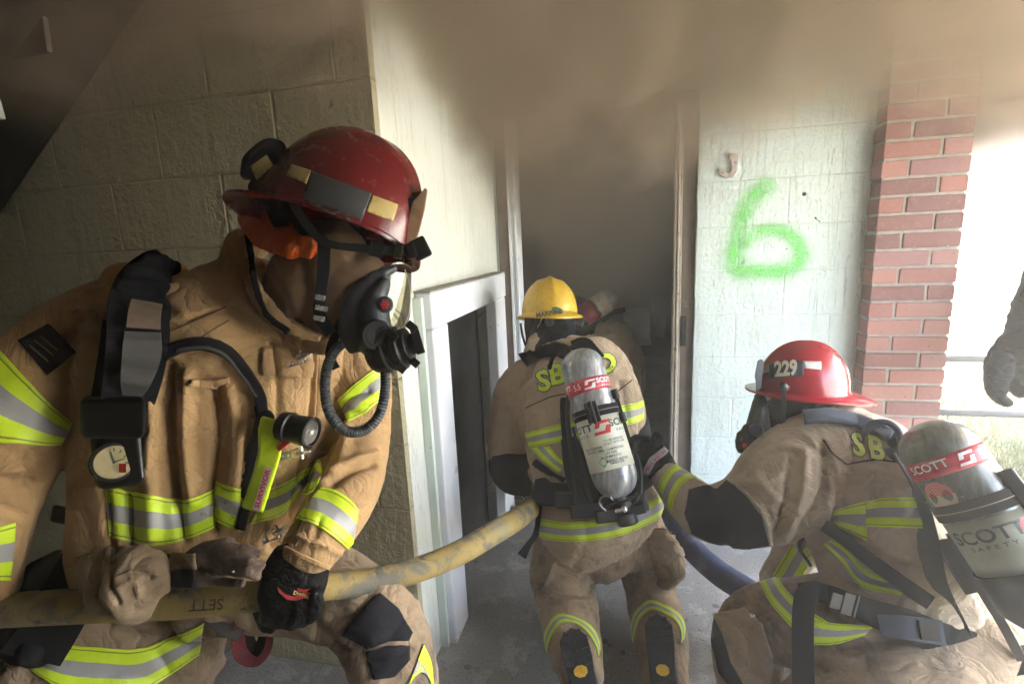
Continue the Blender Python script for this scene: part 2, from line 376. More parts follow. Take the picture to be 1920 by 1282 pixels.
# spray painted 6
t = NT('green_spray_paint'); at = t.n('ShaderNodeAttribute', attribute_name='fade')
sp = t.noise(400, 2); al = t.math('MULTIPLY', at.outputs['Fac'], t.smooth(t.noise(150, 4, rough=.7), .3, .62, .45, 1)); al = t.math('MULTIPLY', al, .74)
al = t.math('MULTIPLY', al, t.smooth(t.noise(14, 3), .25, .6, .6, 1))
b_ = t.bsdf((.13,.75,.07), .5, 0, t.bump(t.noise(75, 4), .6, .006)); tr = t.n('ShaderNodeBsdfTransparent'); mx = t.n('ShaderNodeMixShader'); t.set(mx.inputs[0], al); t.set(mx.inputs[1], tr.outputs[0]); t.set(mx.inputs[2], b_.outputs[0]); t.t.links.new(mx.outputs[0], t.out.inputs[0])
six = cr([(1455,337,16.2),(1432,352,17.2),(1405,378,18.2),(1388,415,17.2),(1378,455,17.2),(1375,490,19.4),(1384,507,17.2),(1420,509,16.2),(1462,508,17.2),(1492,496,17.2),(1502,476,17.2),(1493,452,16.2),(1468,435,13.9),(1435,432,13.9),(1405,446,13.9),(1388,470,10.8)], 8)
fr_ = [-1.7, -1.15, -.6, 0, .6, 1.15, 1.7]; fa = [0, .16, .68, .95, .68, .16, 0]
v = []; fade = []; f = []
for i, q in enumerate(six):
    tt = six[min(i+1, len(six)-1)][:2]-six[max(i-1, 0)][:2]; tt /= np.linalg.norm(tt); nn = np.array([-tt[1], tt[0]])
    e = min(1, i/4, (len(six)-1-i)/4)
    for a, b in zip(fr_, fa):
        w = fD(q[0]+nn[0]*a*q[2], q[1]+nn[1]*a*q[2]); w.y -= .003+.00001*i; v.append(w); fade.append(b*min(1, max(0, e)))
for i in range(len(six)-1):
    for k in range(6): f.append((i*7+k, i*7+k+1, (i+1)*7+k+1, (i+1)*7+k))
me = pydata(v, f); at_ = me.attributes.new('fade', 'FLOAT', 'POINT'); at_.data.foreach_set('value', fade)
link('spray_painted_number', me, t.m, BL, False)
# ---------------------------------------------------------------- brick pillar
def brick_mat():
    t = NT('red_brick'); at = t.n('ShaderNodeAttribute', attribute_name='tone')
    c = t.ramp(at.outputs['Fac'], [(0, (.15,.07,.07)), (.35, (.26,.105,.095)), (.7, (.33,.155,.135)), (1, (.22,.11,.125))])
    c = t.mix(t.math('MULTIPLY', t.smooth(t.noise(40, 6, rough=.7), .5, .75), .5), c, (.36,.21,.17)); c = t.mix(t.smooth(t.noise(60, 3), .66, .74), c, (.10,.06,.05))
    c = t.mix(t.smooth(t.noise(35, 4, rough=.7), .68, .74), c, (.6,.55,.5))
    t.bsdf(c, .8, 0, t.bump(t.math('ADD', t.noise(90, 4), t.math('MULTIPLY', t.noise(400, 2), .4)), .5, .004)); return t.m
MORT = simple('mortar', (.31,.29,.27), .95, var=.2, vs=30, bscale=150, bstr=.7, bdist=.004)
PX0, PX1, PY0, PY1 = 1.034, 1.346, 2.452, 2.77
PL = empty('brick_pillar', ((PX0+PX1)/2, (PY0+PY1)/2, 0), 'red brick corner pillar at the right end of the porch wall', 'pillar')
mb = MB(); mb.box((PX0+.006, PY0+.006, 0), (PX1-.006, PY1, 2.599)); mb.build('mortar', MORT, PL)
R = np.random.default_rng(11); v = []; f = []; tone = []
bh, jt = .0622, .0116
def addb(a, b):
    n = len(v); x0_, y0_, z0_ = a; x1_, y1_, z1_ = b; j = lambda: R.normal(0, .0009)
    for q in ((x0_,y0_,z0_),(x1_,y0_,z0_),(x1_,y1_,z0_),(x0_,y1_,z0_),(x0_,y0_,z1_),(x1_,y0_,z1_),(x1_,y1_,z1_),(x0_,y1_,z1_)):
        v.append((q[0]+j(), q[1]+j(), q[2]+j()))
    f.extend([tuple(i+n for i in q) for q in ((0,3,2,1),(4,5,6,7),(0,1,5,4),(1,2,6,5),(2,3,7,6),(3,0,4,7))]); tone.extend([R.uniform(0, 1)]*6)
k = 0; z = .004
while z < 2.55:
    L, Hf = .203, .092
    if k % 2: # stretcher left, header right
        addb((PX0, PY0, z), (PX0+L, PY0+Hf, z+bh)); addb((PX0+L+jt, PY0, z), (PX1, PY0+L, z+bh))
        addb((PX0, PY0+Hf+jt, z), (PX0+Hf, PY1-.001, z+bh)); addb((PX1-Hf, PY0+L+jt, z), (PX1, PY1-.001, z+bh))
    else:
        addb((PX0, PY0, z), (PX0+Hf, PY0+L, z+bh)); addb((PX0+Hf+jt, PY0, z), (PX1, PY0+Hf, z+bh))
        addb((PX1-Hf, PY0+Hf+jt, z), (PX1, PY1-.001, z+bh)); addb((PX0, PY0+L+jt, z), (PX0+Hf, PY1-.001, z+bh))
    z += bh+jt; k += 1
me = pydata(v, f); at_ = me.attributes.new('tone', 'FLOAT', 'FACE'); at_.data.foreach_set('value', tone)
o = link('brickwork', me, brick_mat(), PL, False); b = o.modifiers.new('b', 'BEVEL'); b.width = .0035; b.segments = 2
# ---------------------------------------------------------------- railing
RL = empty('railing', (1.5, 3.3, 0), 'grey galvanised pipe railing with two rails behind the pillar', 'railing')
for (p, q) in (((1740, 671), (1980, 674)), ((1735, 771), (1980, 778))):
    a = P(*p, 2.95); b = P(*q, 2.75); b = a+(b-a)*1.6; a = a-(b-a)*.5
    mb = MB(); mb.tube([a, b], .0215, 20); mb.build('rail', METAL, RL, smooth=True)
for s in (-.12, 1.32):
    a = P(1740, 671, 2.95); b = P(1980, 674, 2.75); c = a+(b-a)*s
    mb = MB(); mb.tube([(c.x, c.y, -.12), (c.x, c.y, c.z+.03)], .024, 16); mb.build('post', METAL, RL, smooth=True)
# ---------------------------------------------------------------- stairs (upper left)
ST = empty('staircase', (-1.7, .6, 0), 'dark stair flight and stringer at the upper left', 'staircase')
SD = simple('shaded_stair_paint', (.008,.007,.0055), .8, var=.4, vs=5, bscale=50, bstr=.3, Specular_IOR_Level=.1)  # near-black base colour stands in for shade on the stair flight
mb = MB()
a = onY(-30, 445, 1.26); b = onY(230, 60, 1.26); d = (b-a); b2 = b+d*1.2; a2 = a-d*1.5
off = Vector((-.30, 0, .10))
nrm = Vector((0, -.24, 0))
v = [a2, b2, b2+off*1.3, a2+off*1.3]; v = v+[q+nrm for q in v]
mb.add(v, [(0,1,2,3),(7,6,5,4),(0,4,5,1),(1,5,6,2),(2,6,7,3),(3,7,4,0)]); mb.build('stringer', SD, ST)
for k in range(9):
    c = a2+(b2-a2)*((k+.5)/9)+off*1.1
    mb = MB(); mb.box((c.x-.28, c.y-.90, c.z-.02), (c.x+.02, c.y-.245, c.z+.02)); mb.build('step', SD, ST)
mb = MB(); A = onY(98,82,.9); B = onY(100,100,.9)
TP = simple('grey_bracket', (.16,.13,.10), .7)
plate('bracket', [(90,34),(99,100),(34,112)], lambda x, y: onY(x, y, .96), .01, TP, ST, (0, -1, 0), 0)
plate('bracket', [(-20,165),(0,180),(12,224),(-20,228)], lambda x, y: onY(x, y, .93), .01, simple('pale_bracket', (.5,.52,.5), .6), ST, (0, -1, 0), 0)
# ---------------------------------------------------------------- junk inside the room and on the sill
mb = MB(); R = np.random.default_rng(21)
for k in range(150):
    c = Vector((R.uniform(-.60, -.30), R.uniform(2.35, 3.2), .004+R.uniform(0, .05))); s_ = R.uniform(.008, .035)
    rot = Matrix.Rotation(R.uniform(0, 6), 3, 'Z') @ Matrix.Rotation(R.uniform(-.8, .8), 3, 'X')
    mb.box(c-Vector((s_, s_*.6, s_*.25)), c+Vector((s_, s_*.6, s_*.25)), rot=rot)
tag(mb.build('burnt_debris', simple('charred_debris', (.10,.09,.08), .6, var=.7, vs=25)), 'heap of charred debris on the sill of the doorway', 'debris', kind='stuff')
mb = MB(); p = onY(1196, 620, 4.3)
mb.box((p.x-.12, 4.28, p.z-.09), (p.x+.1, 4.5, p.z+.17)); mb.box((p.x-.13, 4.27, p.z-.12), (p.x+.11, 4.51, p.z-.095)); 
mb.build('cabinet', simple('pale_box_paint', (.5,.48,.42), .6), smooth=False, bevel=.005); tag(bpy.data.objects['cabinet'], 'small pale box deep in the smoky room', 'box')
mb = MB(); p = onY(1238, 590, 3.9); v = []; f = []
for i in range(12):
    for j in range(4):
        v.append((p.x+.07*(j-1.5)*(.6+.4*(1-i/11))/1.5, 3.9+.02*math.sin(j*2+i*.6), p.z+.16-.34*i/11))
for i in range(11):
    for j in range(3): f.append((i*4+j, i*4+j+1, (i+1)*4+j+1, (i+1)*4+j))
o = link('hanging_cloth', pydata(v, f), simple('faded_cloth', (.28,.25,.24), .8, var=.4, vs=14)); m_ = o.modifiers.new('s', 'SOLIDIFY'); m_.thickness = .01
tag(o, 'narrow striped cloth hanging inside the dark room', 'cloth')
# ---------------------------------------------------------------- smoke
def smoke():
    t = NT('brown_smoke'); o = t.obj(); sp = t.n('ShaderNodeSeparateXYZ'); t.set(sp.inputs[0], o); x, y, z = sp.outputs
    n1 = t.noise(1.7, 6, t.mapp((1, 1, 1.5)), .6, 1.1); n2 = t.noise(5.0, 4, None, .6, 1.2)
    h = t.math('ADD', z, t.math('MULTIPLY', t.math('SUBTRACT', n1, .5), SM['n1'])); h = t.math('ADD', h, t.math('MULTIPLY', t.math('SUBTRACT', n2, .5), SM['n2']))
    gx = t.math('DIVIDE', t.math('ADD', x, .2), SM['gw']); g = t.math('EXPONENT', t.math('MULTIPLY', t.math('MULTIPLY', gx, gx), -1)) if False else t.math('POWER', 2.718, t.math('MULTIPLY', t.math('MULTIPLY', gx, gx), -1))
    dr = t.math('MULTIPLY', g, t.math('ADD', t.smooth(y, 1.3, 2.4, 0, .30), t.smooth(y, 2.35, 2.75, 0, SM['drop'])))
    h = t.math('ADD', h, dr)
    h = t.math('ADD', h, t.smooth(x, .6, 1.3, 0, SM['rise']))
    h = t.math('ADD', h, t.smooth(y, 1.9, .5, 0, SM['near']))
    den = t.math('MULTIPLY', t.smooth(h, SM['z0'], SM['z1']), SM['d'])
    den = t.math('MULTIPLY', den, t.smooth(x, SM['xe'], SM['xe']-.6))
    inside = t.math('MULTIPLY', t.smooth(y, 2.6, 3.2), SM['room']); den = t.math('ADD', den, inside)
    pv = t.n('ShaderNodeVolumePrincipled'); t.set(pv.inputs['Color'], t.mix(t.smooth(y, 2.2, 2.8), SM['col'], (.42,.36,.31))); t.set(pv.inputs['Density'], den); pv.inputs['Anisotropy'].default_value = SM['g']  # smoke colour darkened past the doorway so the opening reads as unlit
    t.t.links.new(pv.outputs[0], t.out.inputs[1]); 
    t.m.cycles.volume_sampling = 'MULTIPLE_IMPORTANCE'
    mb = MB(); mb.box((-2.6, .25, .9), (3.75, 4.6, 2.595))
    tag(mb.build('smoke', t.m), 'thick brown smoke rolling out of the doorway along the ceiling', 'smoke', kind='stuff')
SM = dict(n1=.95, n2=.42, gw=.66, drop=.55, rise=.10, near=.0, z0=1.80, z1=2.5, d=10.0, xe=2.7, room=1.3, col=(.75,.59,.45), g=.4)
smoke()
def haze():
    t = NT('thin_haze'); pv = t.n('ShaderNodeVolumePrincipled'); pv.inputs['Color'].default_value = (.95, .93, .92, 1); pv.inputs['Density'].default_value = HZ; pv.inputs['Anisotropy'].default_value = .7
    t.t.links.new(pv.outputs[0], t.out.inputs[1]); mb = MB(); mb.box((-8, -5, -1.2), (14, 16, 6.5)); tag(mb.build('haze', t.m), 'thin pale smoke haze hanging in the whole porch', 'haze', kind='stuff')
HZ = .037
haze()
# ---------------------------------------------------------------- light
W = bpy.data.worlds.new('World'); S.world = W; W.use_nodes = True; nt = W.node_tree; nt.nodes.clear()
sky = nt.nodes.new('ShaderNodeTexSky'); sky.sky_type = 'NISHITA'; sky.sun_disc = False
bg = nt.nodes.new('ShaderNodeBackground'); bg.inputs[1].default_value = .14; wo = nt.nodes.new('ShaderNodeOutputWorld')
nt.links.new(sky.outputs[0], bg.inputs[0]); nt.links.new(bg.outputs[0], wo.inputs[0])
SUN_AZ, SUN_EL = math.radians(48), math.radians(48)     # azimuth from +Y towards +X
sky.sun_elevation = SUN_EL; sky.sun_rotation = SUN_AZ; sky.air_density = 1.2; sky.dust_density = 2
sd = Vector((math.sin(SUN_AZ)*math.cos(SUN_EL), math.cos(SUN_AZ)*math.cos(SUN_EL), math.sin(SUN_EL)))
sun = bpy.data.objects.new('sun', bpy.data.lights.new('sun', 'SUN')); COL.objects.link(sun); sun.data.energy = 4.5; sun.data.angle = math.radians(.5); sun.data.color = (1, .95, .86)
sun.rotation_euler = (-sd).to_track_quat('-Z', 'Y').to_euler()
S.view_settings.view_transform = 'Standard'; S.view_settings.look = 'None'; S.view_settings.exposure = 4.35; S.view_settings.gamma = 1
S.cycles.use_denoising = True
try: S.cycles.denoising_use_gpu = False
except Exception: pass
S.cycles.max_bounces = 8; S.cycles.diffuse_bounces = 4; S.cycles.volume_bounces = 2; S.cycles.transparent_max_bounces = 16
S.cycles.volume_step_rate = 2.0; S.cycles.volume_max_steps = 128
# ================================================================= FIGURE TOOLS
def cloth(name, c, vs=6, dirt=(.10,.08,.06), dt=(.52,.8), rough=.85, weave=900, wr=True, sh=None):
    sh = (.1, .4) if max(c) > .1 else (0, .12)
    t = NT(name); n1 = t.noise(vs, 5, rough=.6); col = t.ramp(n1, [(.3, tuple(x*.78 for x in c)), (.7, tuple(min(1, x*1.12) for x in c))])
    col = t.mix(t.math('MULTIPLY', t.smooth(t.noise(7, 6, rough=.7), *dt), .8), col, dirt)
    col = t.mix(t.math('MULTIPLY', t.smooth(t.noise(weave*.5, 1), .4, .7), .16), col, tuple(x*.5 for x in c))
    nr = t.bump(t.noise(weave, 2), .35, .0012)
    if wr:
        rd = t.math('ABSOLUTE', t.math('SUBTRACT', t.noise(9, 3, rough=.5, dist=1.6), .5)); rd = t.math('POWER', t.math('MULTIPLY', rd, 4, clamp=True), .6)
        nr = t.bump(rd, .4, .012, nr); nr = t.bump(t.noise(30, 4, rough=.55, dist=1.2), .38, .008, nr)
    t.bsdf(col, rough, 0, nr, Sheen_Weight=sh[0], Specular_IOR_Level=sh[1]); return t.m
TAN = cloth('tan_turnout_cloth', (.43,.265,.122)); STCH = cloth('dark_stitching', (.14,.085,.045), weave=400, wr=False)
TAN2 = cloth('greyer_tan_turnout_cloth', (.42,.315,.215), dirt=(.16,.13,.10))  # greyer base of the tan coat cloth
TAN3 = cloth('washed_tan_turnout_cloth', (.52,.42,.31), dirt=(.2,.16,.12))  # same coat cloth, paled in its colour for haze and bright light
TANP = cloth('worn_tan_trousers', (.33,.235,.15), dirt=(.07,.055,.04), dt=(.45,.7))
HOODT = cloth('tan_hood', (.22,.13,.07), weave=600, wr=False, rough=.6)
HOODB = cloth('black_hood', (.014,.015,.020), dirt=(.02,.02,.02), weave=600)
BLKC = cloth('black_webbing', (.010,.0105,.014), dirt=(.025,.025,.03), dt=(.55,.8), weave=500, wr=False)
GRYC = cloth('grey_webbing', (.075,.072,.072), dirt=(.05,.05,.05), weave=500, wr=False)
BLUC = cloth('blue_grey_webbing', (.05,.07,.11), dirt=(.05,.05,.06), weave=500, wr=False)
PATCH = cloth('black_kevlar_patch', (.020,.020,.026), dirt=(.065,.065,.08), dt=(.5,.75), weave=300, wr=False)
GLVB = cloth('black_glove_leather', (.006,.006,.007), dirt=(.014,.014,.016), weave=300, rough=.6)
GLVT = cloth('tan_glove_leather', (.27,.19,.115), dirt=(.10,.07,.05), weave=200, rough=.7)
GLVN = cloth('brown_glove_leather', (.11,.07,.052), dirt=(.03,.025,.02), weave=200, rough=.55)
def tape(name, c, e=.0, rough=.45, weave=700):
    t = NT(name); n1 = t.noise(9, 4); col = t.ramp(n1, [(.3, tuple(x*.82 for x in c)), (.7, c)])
    col = t.mix(t.math('MULTIPLY', t.smooth(t.noise(30, 6, rough=.75), .58, .72), .75), col, (.12,.12,.06)); col = t.mix(t.math('MULTIPLY', t.smooth(t.noise(6, 4), .5, .75), .45), col, tuple(x*.5 for x in c))
    t.bsdf(col, rough, 0, t.bump(t.noise(weave, 2), .5, .001)); return t.m
LIME = tape('lime_trim', (.66,.86,.03)); SILV = tape('silver_trim', (.36,.35,.35), rough=.35)
BLKP = simple('black_plastic', (.009,.009,.010), .42, var=.3, vs=7)
GRYP = simple('dark_grey_rubber', (.045,.05,.06), .5, var=.2, vs=20, bscale=60, bstr=.1)
CHR = simple('polished_steel', (.82,.81,.79), .22, .7, var=.1, vs=40)
DRED = simple('red_webbing', (.16,.012,.018), .7, var=.4, vs=40, bscale=300, bstr=.3)
SKIN = simple('skin', (.45,.27,.2), .5, var=.12, vs=20)
def limb(mb, pts, n=22, per=5, r=.8, cap=True):
    "pts: (px,py,depth,half-width px[,thickness ratio])"
    Q = cr([tuple(p)+((r,) if len(p) == 4 else ()) for p in pts], per)
    C = [P(q[0], q[1], q[2]) for q in Q]; v = []; f = []
    m = len(Q); ring = []
    for i in range(m):
        T = (C[min(i+1, m-1)]-C[max(i-1, 0)]).normalized(); V = (C[i]-Vector(ORG)).normalized()
        a = T.cross(V)
        a = a.normalized() if a.length > .12 else ring[-1][1] if ring else T.orthogonal().normalized()
        a = (a-T*a.dot(T)).normalized(); b = a.cross(T).normalized(); w = max(.5, Q[i][3])*Q[i][2]/F
        ring.append((C[i], a, b, w, w*Q[i][4], T))
    full = []
    if cap:
        c0 = ring[0]
        for s in (.3, .7): full.append((c0[0]-c0[5]*c0[3]*.5*math.cos(s*math.pi/2), c0[1], c0[2], c0[3]*math.sin(s*math.pi/2), c0[4]*math.sin(s*math.pi/2)))
    full += [x[:5] for x in ring]
    if cap:
        c0 = ring[-1]
        for s in (.7, .3): full.append((c0[0]+c0[5]*c0[3]*.5*math.cos(s*math.pi/2), c0[1], c0[2], c0[3]*math.sin(s*math.pi/2), c0[4]*math.sin(s*math.pi/2)))
    for c, a, b, wa, wb in full:
        for k in range(n):
            t = 2*math.pi*k/n; v.append(c+a*wa*math.cos(t)+b*wb*math.sin(t))
    L = len(full)
    f = [(i*n+k, i*n+(k+1) % n, (i+1)*n+(k+1) % n, (i+1)*n+k) for i in range(L-1) for k in range(n)]
    f += [tuple(range(n-1, -1, -1)), tuple((L-1)*n+k for k in range(n))]
    mb.add(v, f); return mb
def remesh(me, voxel=.007, it=6, fac=.5):
    o = bpy.data.objects.new('tmp', me); COL.objects.link(o)
    r = o.modifiers.new('r', 'REMESH'); r.mode = 'VOXEL'; r.voxel_size = voxel
    s = o.modifiers.new('s', 'SMOOTH'); s.iterations = it; s.factor = fac
    dg = bpy.context.evaluated_depsgraph_get(); dg.update()
    out = bpy.data.meshes.new_from_object(o.evaluated_get(dg)); bpy.data.objects.remove(o); return out
def seg_dist(px, py, poly):
    best = np.full(len(px), 1e9)
    for (x0, y0), (x1, y1) in zip(poly[:-1], poly[1:]):
        dx, dy = x1-x0, y1-y0; L = dx*dx+dy*dy+1e-9
        t = np.clip(((px-x0)*dx+(py-y0)*dy)/L, 0, 1)
        best = np.minimum(best, np.hypot(px-x0-t*dx, py-y0-t*dy))
    return best
def sculpt(me, folds=None, creases=(), amp=.006, freq=9, stretch=(1, 1, .35), seed=0, fine=.0016):
    n = len(me.vertices); V = np.empty(n*3); me.vertices.foreach_get('co', V); V = V.reshape(-1, 3)
    N = np.empty(n*3); me.vertex_normals.foreach_get('vector', N); N = N.reshape(-1, 3)
    st = np.array(stretch); w = np.stack([fbm(V*4+9, 2, seed+5), fbm(V*4+31, 2, seed+6), fbm(V*4+77, 2, seed+7)], -1)
    a = 1-np.abs(2*fbm(V*st*freq+w*2.2, 3, seed)-1)
    disp = (a-.72)*amp*2
    disp += (1-np.abs(2*fbm(V*freq*2.6+w*3, 2, seed+20)-1)-.7)*fine*2
    b = np.abs(2*fbm(V*st*freq*.8+w*2.6+17, 2, seed+40)-1); disp -= np.exp(-(b/.08)**2)*amp*.6
    p = proj(V); D = V-ORG; D /= np.linalg.norm(D, axis=1)[:, None]; face = np.clip(-(N*D).sum(1)*2.2, 0, 1)
    for pts, wd, am in creases:
        poly = cr(pts, 6)[:, :2] if len(pts) > 2 else pts
        d = seg_dist(p[:, 0], p[:, 1], [tuple(q) for q in poly])
        disp += am*np.exp(-(d/wd)**2)*face
    V = V+N*disp[:, None]; me.vertices.foreach_set('co', V.ravel()); me.update()
def bvh(me): 
    n = len(me.vertices); V = np.empty(n*3); me.vertices.foreach_get('co', V)
    return BVHTree.FromPolygons([tuple(x) for x in V.reshape(-1, 3)], [tuple(p.vertices) for p in me.polygons])
def garment(name, mat, parent, limbs, voxel=.007, it=6, r=.8, extra=None, **k):
    mb = MB()
    for L in limbs: limb(mb, L, r=r)
    if extra: extra(mb)
    me = remesh(mb.mesh(), voxel, it); sculpt(me, **k)
    o = link(name, me, mat, parent); return o, bvh(me)
O_ = Vector(ORG)
def hit(bv, px, py, guess=None):
    d = Vector(ray(px, py)).normalized(); h = bv.ray_cast(O_, d)
    if h[0] is not None and (guess is None or abs((h[0]-O_).length-guess) < .14): return h[0], h[1], (h[0]-O_).length
    if guess is None: return None
    h = bv.find_nearest(O_+d*guess)
    return h[0], h[1], guess
def resamp(A, n, curve=True):
    A = np.array(A, float)[:, :2]
    if curve and len(A) > 2: A = cr([tuple(a) for a in A], 8)
    s = np.r_[0, np.cumsum(np.hypot(*np.diff(A, axis=0).T))]; t = np.linspace(0, s[-1], n)
    return np.stack([np.interp(t, s, A[:, 0]), np.interp(t, s, A[:, 1])], -1)
def strip(name, bv, A, B, mats, rows=None, parent=None, nu=40, nv=9, off=.003, curve=True, th=.002, guess=None):
    a = resamp(A, nu, curve); b = resamp(B, nu, curve); v = []; f = []; mi = []
    rows = rows or [(1, 0)]
    g = guess*float(np.linalg.norm(ray(*((a[nu//2]+b[nu//2])/2)))) if guess else None
    if g is None:
        for i in range(nu//2, nu):
            h = hit(bv, *((a[i]+b[i])/2))
            if h: g = h[2]; break
        if g is None: 
            for i in range(nu):
                h = hit(bv, *((a[i]+b[i])/2))
                if h: g = h[2]; break
    if g is None: print('strip misses', name, A[0]); return None
    order = list(range(nu//2, nu))+list(range(nu//2-1, -1, -1)); G = {}; pos = {}
    for i in order:
        g0 = G.get(i-1) or G.get(i+1) or [g]*nv; row = []; gg = []
        for j in range(nv):
            q = a[i]*(1-j/(nv-1))+b[i]*(j/(nv-1)); h = hit(bv, q[0], q[1], g0[j]); gg.append(h[2]); nn = h[1]; row.append(h[0]+nn*off)
        G[i] = gg; pos[i] = row
    for i in range(nu): v += pos[i]
    # relax the offset a little so the tape is smoother than the cloth below
    for i in range(nu-1):
        for j in range(nv-1):
            t = (j+.5)/(nv-1); m = next(m for e, m in rows if t <= e)
            f.append((i*nv+j, i*nv+j+1, (i+1)*nv+j+1, (i+1)*nv+j)); mi.append(m)
    me = pydata(v, f, mi); o = link(name, me, mats, parent)
    if th: s = o.modifiers.new('s', 'SOLIDIFY'); s.thickness = th; s.offset = 0
    return o
TR = [(.05, 0), (.08, 2), (.34, 0), (.66, 1), (.92, 0), (.95, 2), (1, 0)]
LSTI = tape('olive_stitching', (.26,.32,.03))
def trim(bv, A, B, parent, **k): return strip('reflective_trim', bv, A, B, [LIME, SILV, LSTI], TR, parent, **{'nv': 34, **k})
def ribbon(name, bv, pts, w, mat, parent, **k):
    "strap of constant pixel width laid over a surface"
    c = cr(pts, 8)[:, :2] if len(pts) > 2 else np.array(pts, float)
    t = np.gradient(c, axis=0); t /= np.linalg.norm(t, axis=1)[:, None]; n = np.stack([-t[:, 1], t[:, 0]], -1)
    return strip(name, bv, [tuple(x) for x in c+n*w/2], [tuple(x) for x in c-n*w/2], mat, None, parent, curve=False, **{'nv': 5, 'th': .004, 'off': .005, **k})
def free_ribbon(name, pts, mat, parent, th=.003, per=8):
    "strap through the air: (px,py,d,half width px[,twist deg])"
    Q = cr([tuple(p)+((0,) if len(p) == 4 else ()) for p in pts], per); C = [P(*q[:3]) for q in Q]; v = []; f = []; m = len(Q)
    for i in range(m):
        T = (C[min(i+1, m-1)]-C[max(i-1, 0)]).normalized(); V = (C[i]-O_).normalized(); a = T.cross(V).normalized(); b = a.cross(T)
        w = Q[i][3]*Q[i][2]/F; tw = math.radians(Q[i][4]); e = a*math.cos(tw)+b*math.sin(tw); nn = T.cross(e)
        v += [C[i]-e*w+nn*th, C[i]+e*w+nn*th, C[i]+e*w-nn*th, C[i]-e*w-nn*th]
    f = [(i*4+k, i*4+(k+1) % 4, (i+1)*4+(k+1) % 4, (i+1)*4+k) for i in range(m-1) for k in range(4)]+[(3, 2, 1, 0), tuple((m-1)*4+k for k in range(4))]
    mb = MB(); mb.add(v, f); return mb.build(name, mat, parent, bevel=.0012)
def cable(name, pts, mat, parent, per=8, n=14, ribs=0, smooth=True):
    Q = cr(pts, per if not ribs else ribs); C = [P(*q[:3]) for q in Q]; rad = [q[3]*q[2]/F*(1+(.09 if i % 2 else -.05) if ribs else 1) for i, q in enumerate(Q)]
    mb = MB(); mb.tube(C, rad, n); o = mb.build(name, mat, parent, smooth=smooth); return o
def panel(name, bv, poly, mat, parent, off=.004, th=.003, step=6, guess=None):
    "filled pixel polygon draped on a surface"
    bm = bmesh.new(); n = len(poly); vs = [bm.verts.new((x, y, 0)) for x, y in poly]; bm.faces.new(vs)
    xs = [p[0] for p in poly]; ys = [p[1] for p in poly]
    for ax, lo, hi in ((0, min(xs), max(xs)), (1, min(ys), max(ys))):
        k = lo+step
        while k < hi:
            co = (k, 0, 0) if ax == 0 else (0, k, 0); no = (1, 0, 0) if ax == 0 else (0, 1, 0)
            bmesh.ops.bisect_plane(bm, geom=bm.verts[:]+bm.edges[:]+bm.faces[:], plane_co=co, plane_no=no); k += step
    if guess: guess *= float(np.linalg.norm(ray(sum(xs)/n, sum(ys)/n)))
    if guess is None:
        c = (sum(xs)/n, sum(ys)/n); h = hit(bv, *c); guess = h[2] if h else None
    if guess is None: print('panel misses', name, poly[0]); bm.free(); return None
    for v in bm.verts:
        h = hit(bv, v.co.x, v.co.y, guess); v.co = h[0]+h[1]*off
    bmesh.ops.recalc_face_normals(bm, faces=bm.faces)
    me = bpy.data.meshes.new('m'); bm.to_mesh(me); bm.free(); o = link(name, me, mat, parent)
    if th: s = o.modifiers.new('s', 'SOLIDIFY'); s.thickness = th; s.offset = 0
    return o
def textmesh(s, bold=.0, step=.12, space=1.0):
    cu = bpy.data.curves.new('t', 'FONT'); cu.body = s; cu.size = 1; cu.offset = bold; cu.fill_mode = 'FRONT'; cu.align_x = 'CENTER'; cu.align_y = 'CENTER'; cu.space_character = space; cu.resolution_u = 3
    o = bpy.data.objects.new('t', cu); COL.objects.link(o); dg = bpy.context.evaluated_depsgraph_get(); dg.update()
    me = bpy.data.meshes.new_from_object(o.evaluated_get(dg)); bpy.data.objects.remove(o)
    bm = bmesh.new(); bm.from_mesh(me); bpy.data.meshes.remove(me)
    xs = [v.co.x for v in bm.verts]
    for ax, lo, hi in ((0, min(xs), max(xs)), (1, -.6, .6)):
        k = lo+step
        while k < hi:
            co = (k, 0, 0) if ax == 0 else (0, k, 0); no = (1, 0, 0) if ax == 0 else (0, 1, 0)
            bmesh.ops.bisect_plane(bm, geom=bm.verts[:]+bm.edges[:]+bm.faces[:], plane_co=co, plane_no=no); k += step
    return bm
def text_on(name, s, bv, c, ux, uy, mat, parent, bold=.02, off=.004, sx=1, guess=None, space=1.0):
    "text draped from the camera side: centre px, px vector per font unit right and up"
    bm = textmesh(s, bold, space=space)
    if guess is None: h = hit(bv, *c); guess = h[2] if h else None
    if guess is None: print('text misses', s); return None
    for v in bm.verts:
        x, y = v.co.x*sx, v.co.y; px = c[0]+ux[0]*x+uy[0]*y; py = c[1]+ux[1]*x+uy[1]*y
        h = hit(bv, px, py, guess); v.co = h[0]+h[1]*off
    me = bpy.data.meshes.new('m'); bm.to_mesh(me); bm.free(); return link(name, me, mat, parent, False)
def text_map(name, s, fn, mat, parent, bold=.02, space=1.0):
    bm = textmesh(s, bold, space=space)
    for v in bm.verts: v.co = fn(v.co.x, v.co.y)
    me = bpy.data.meshes.new('m'); bm.to_mesh(me); bm.free(); return link(name, me, mat, parent, False)
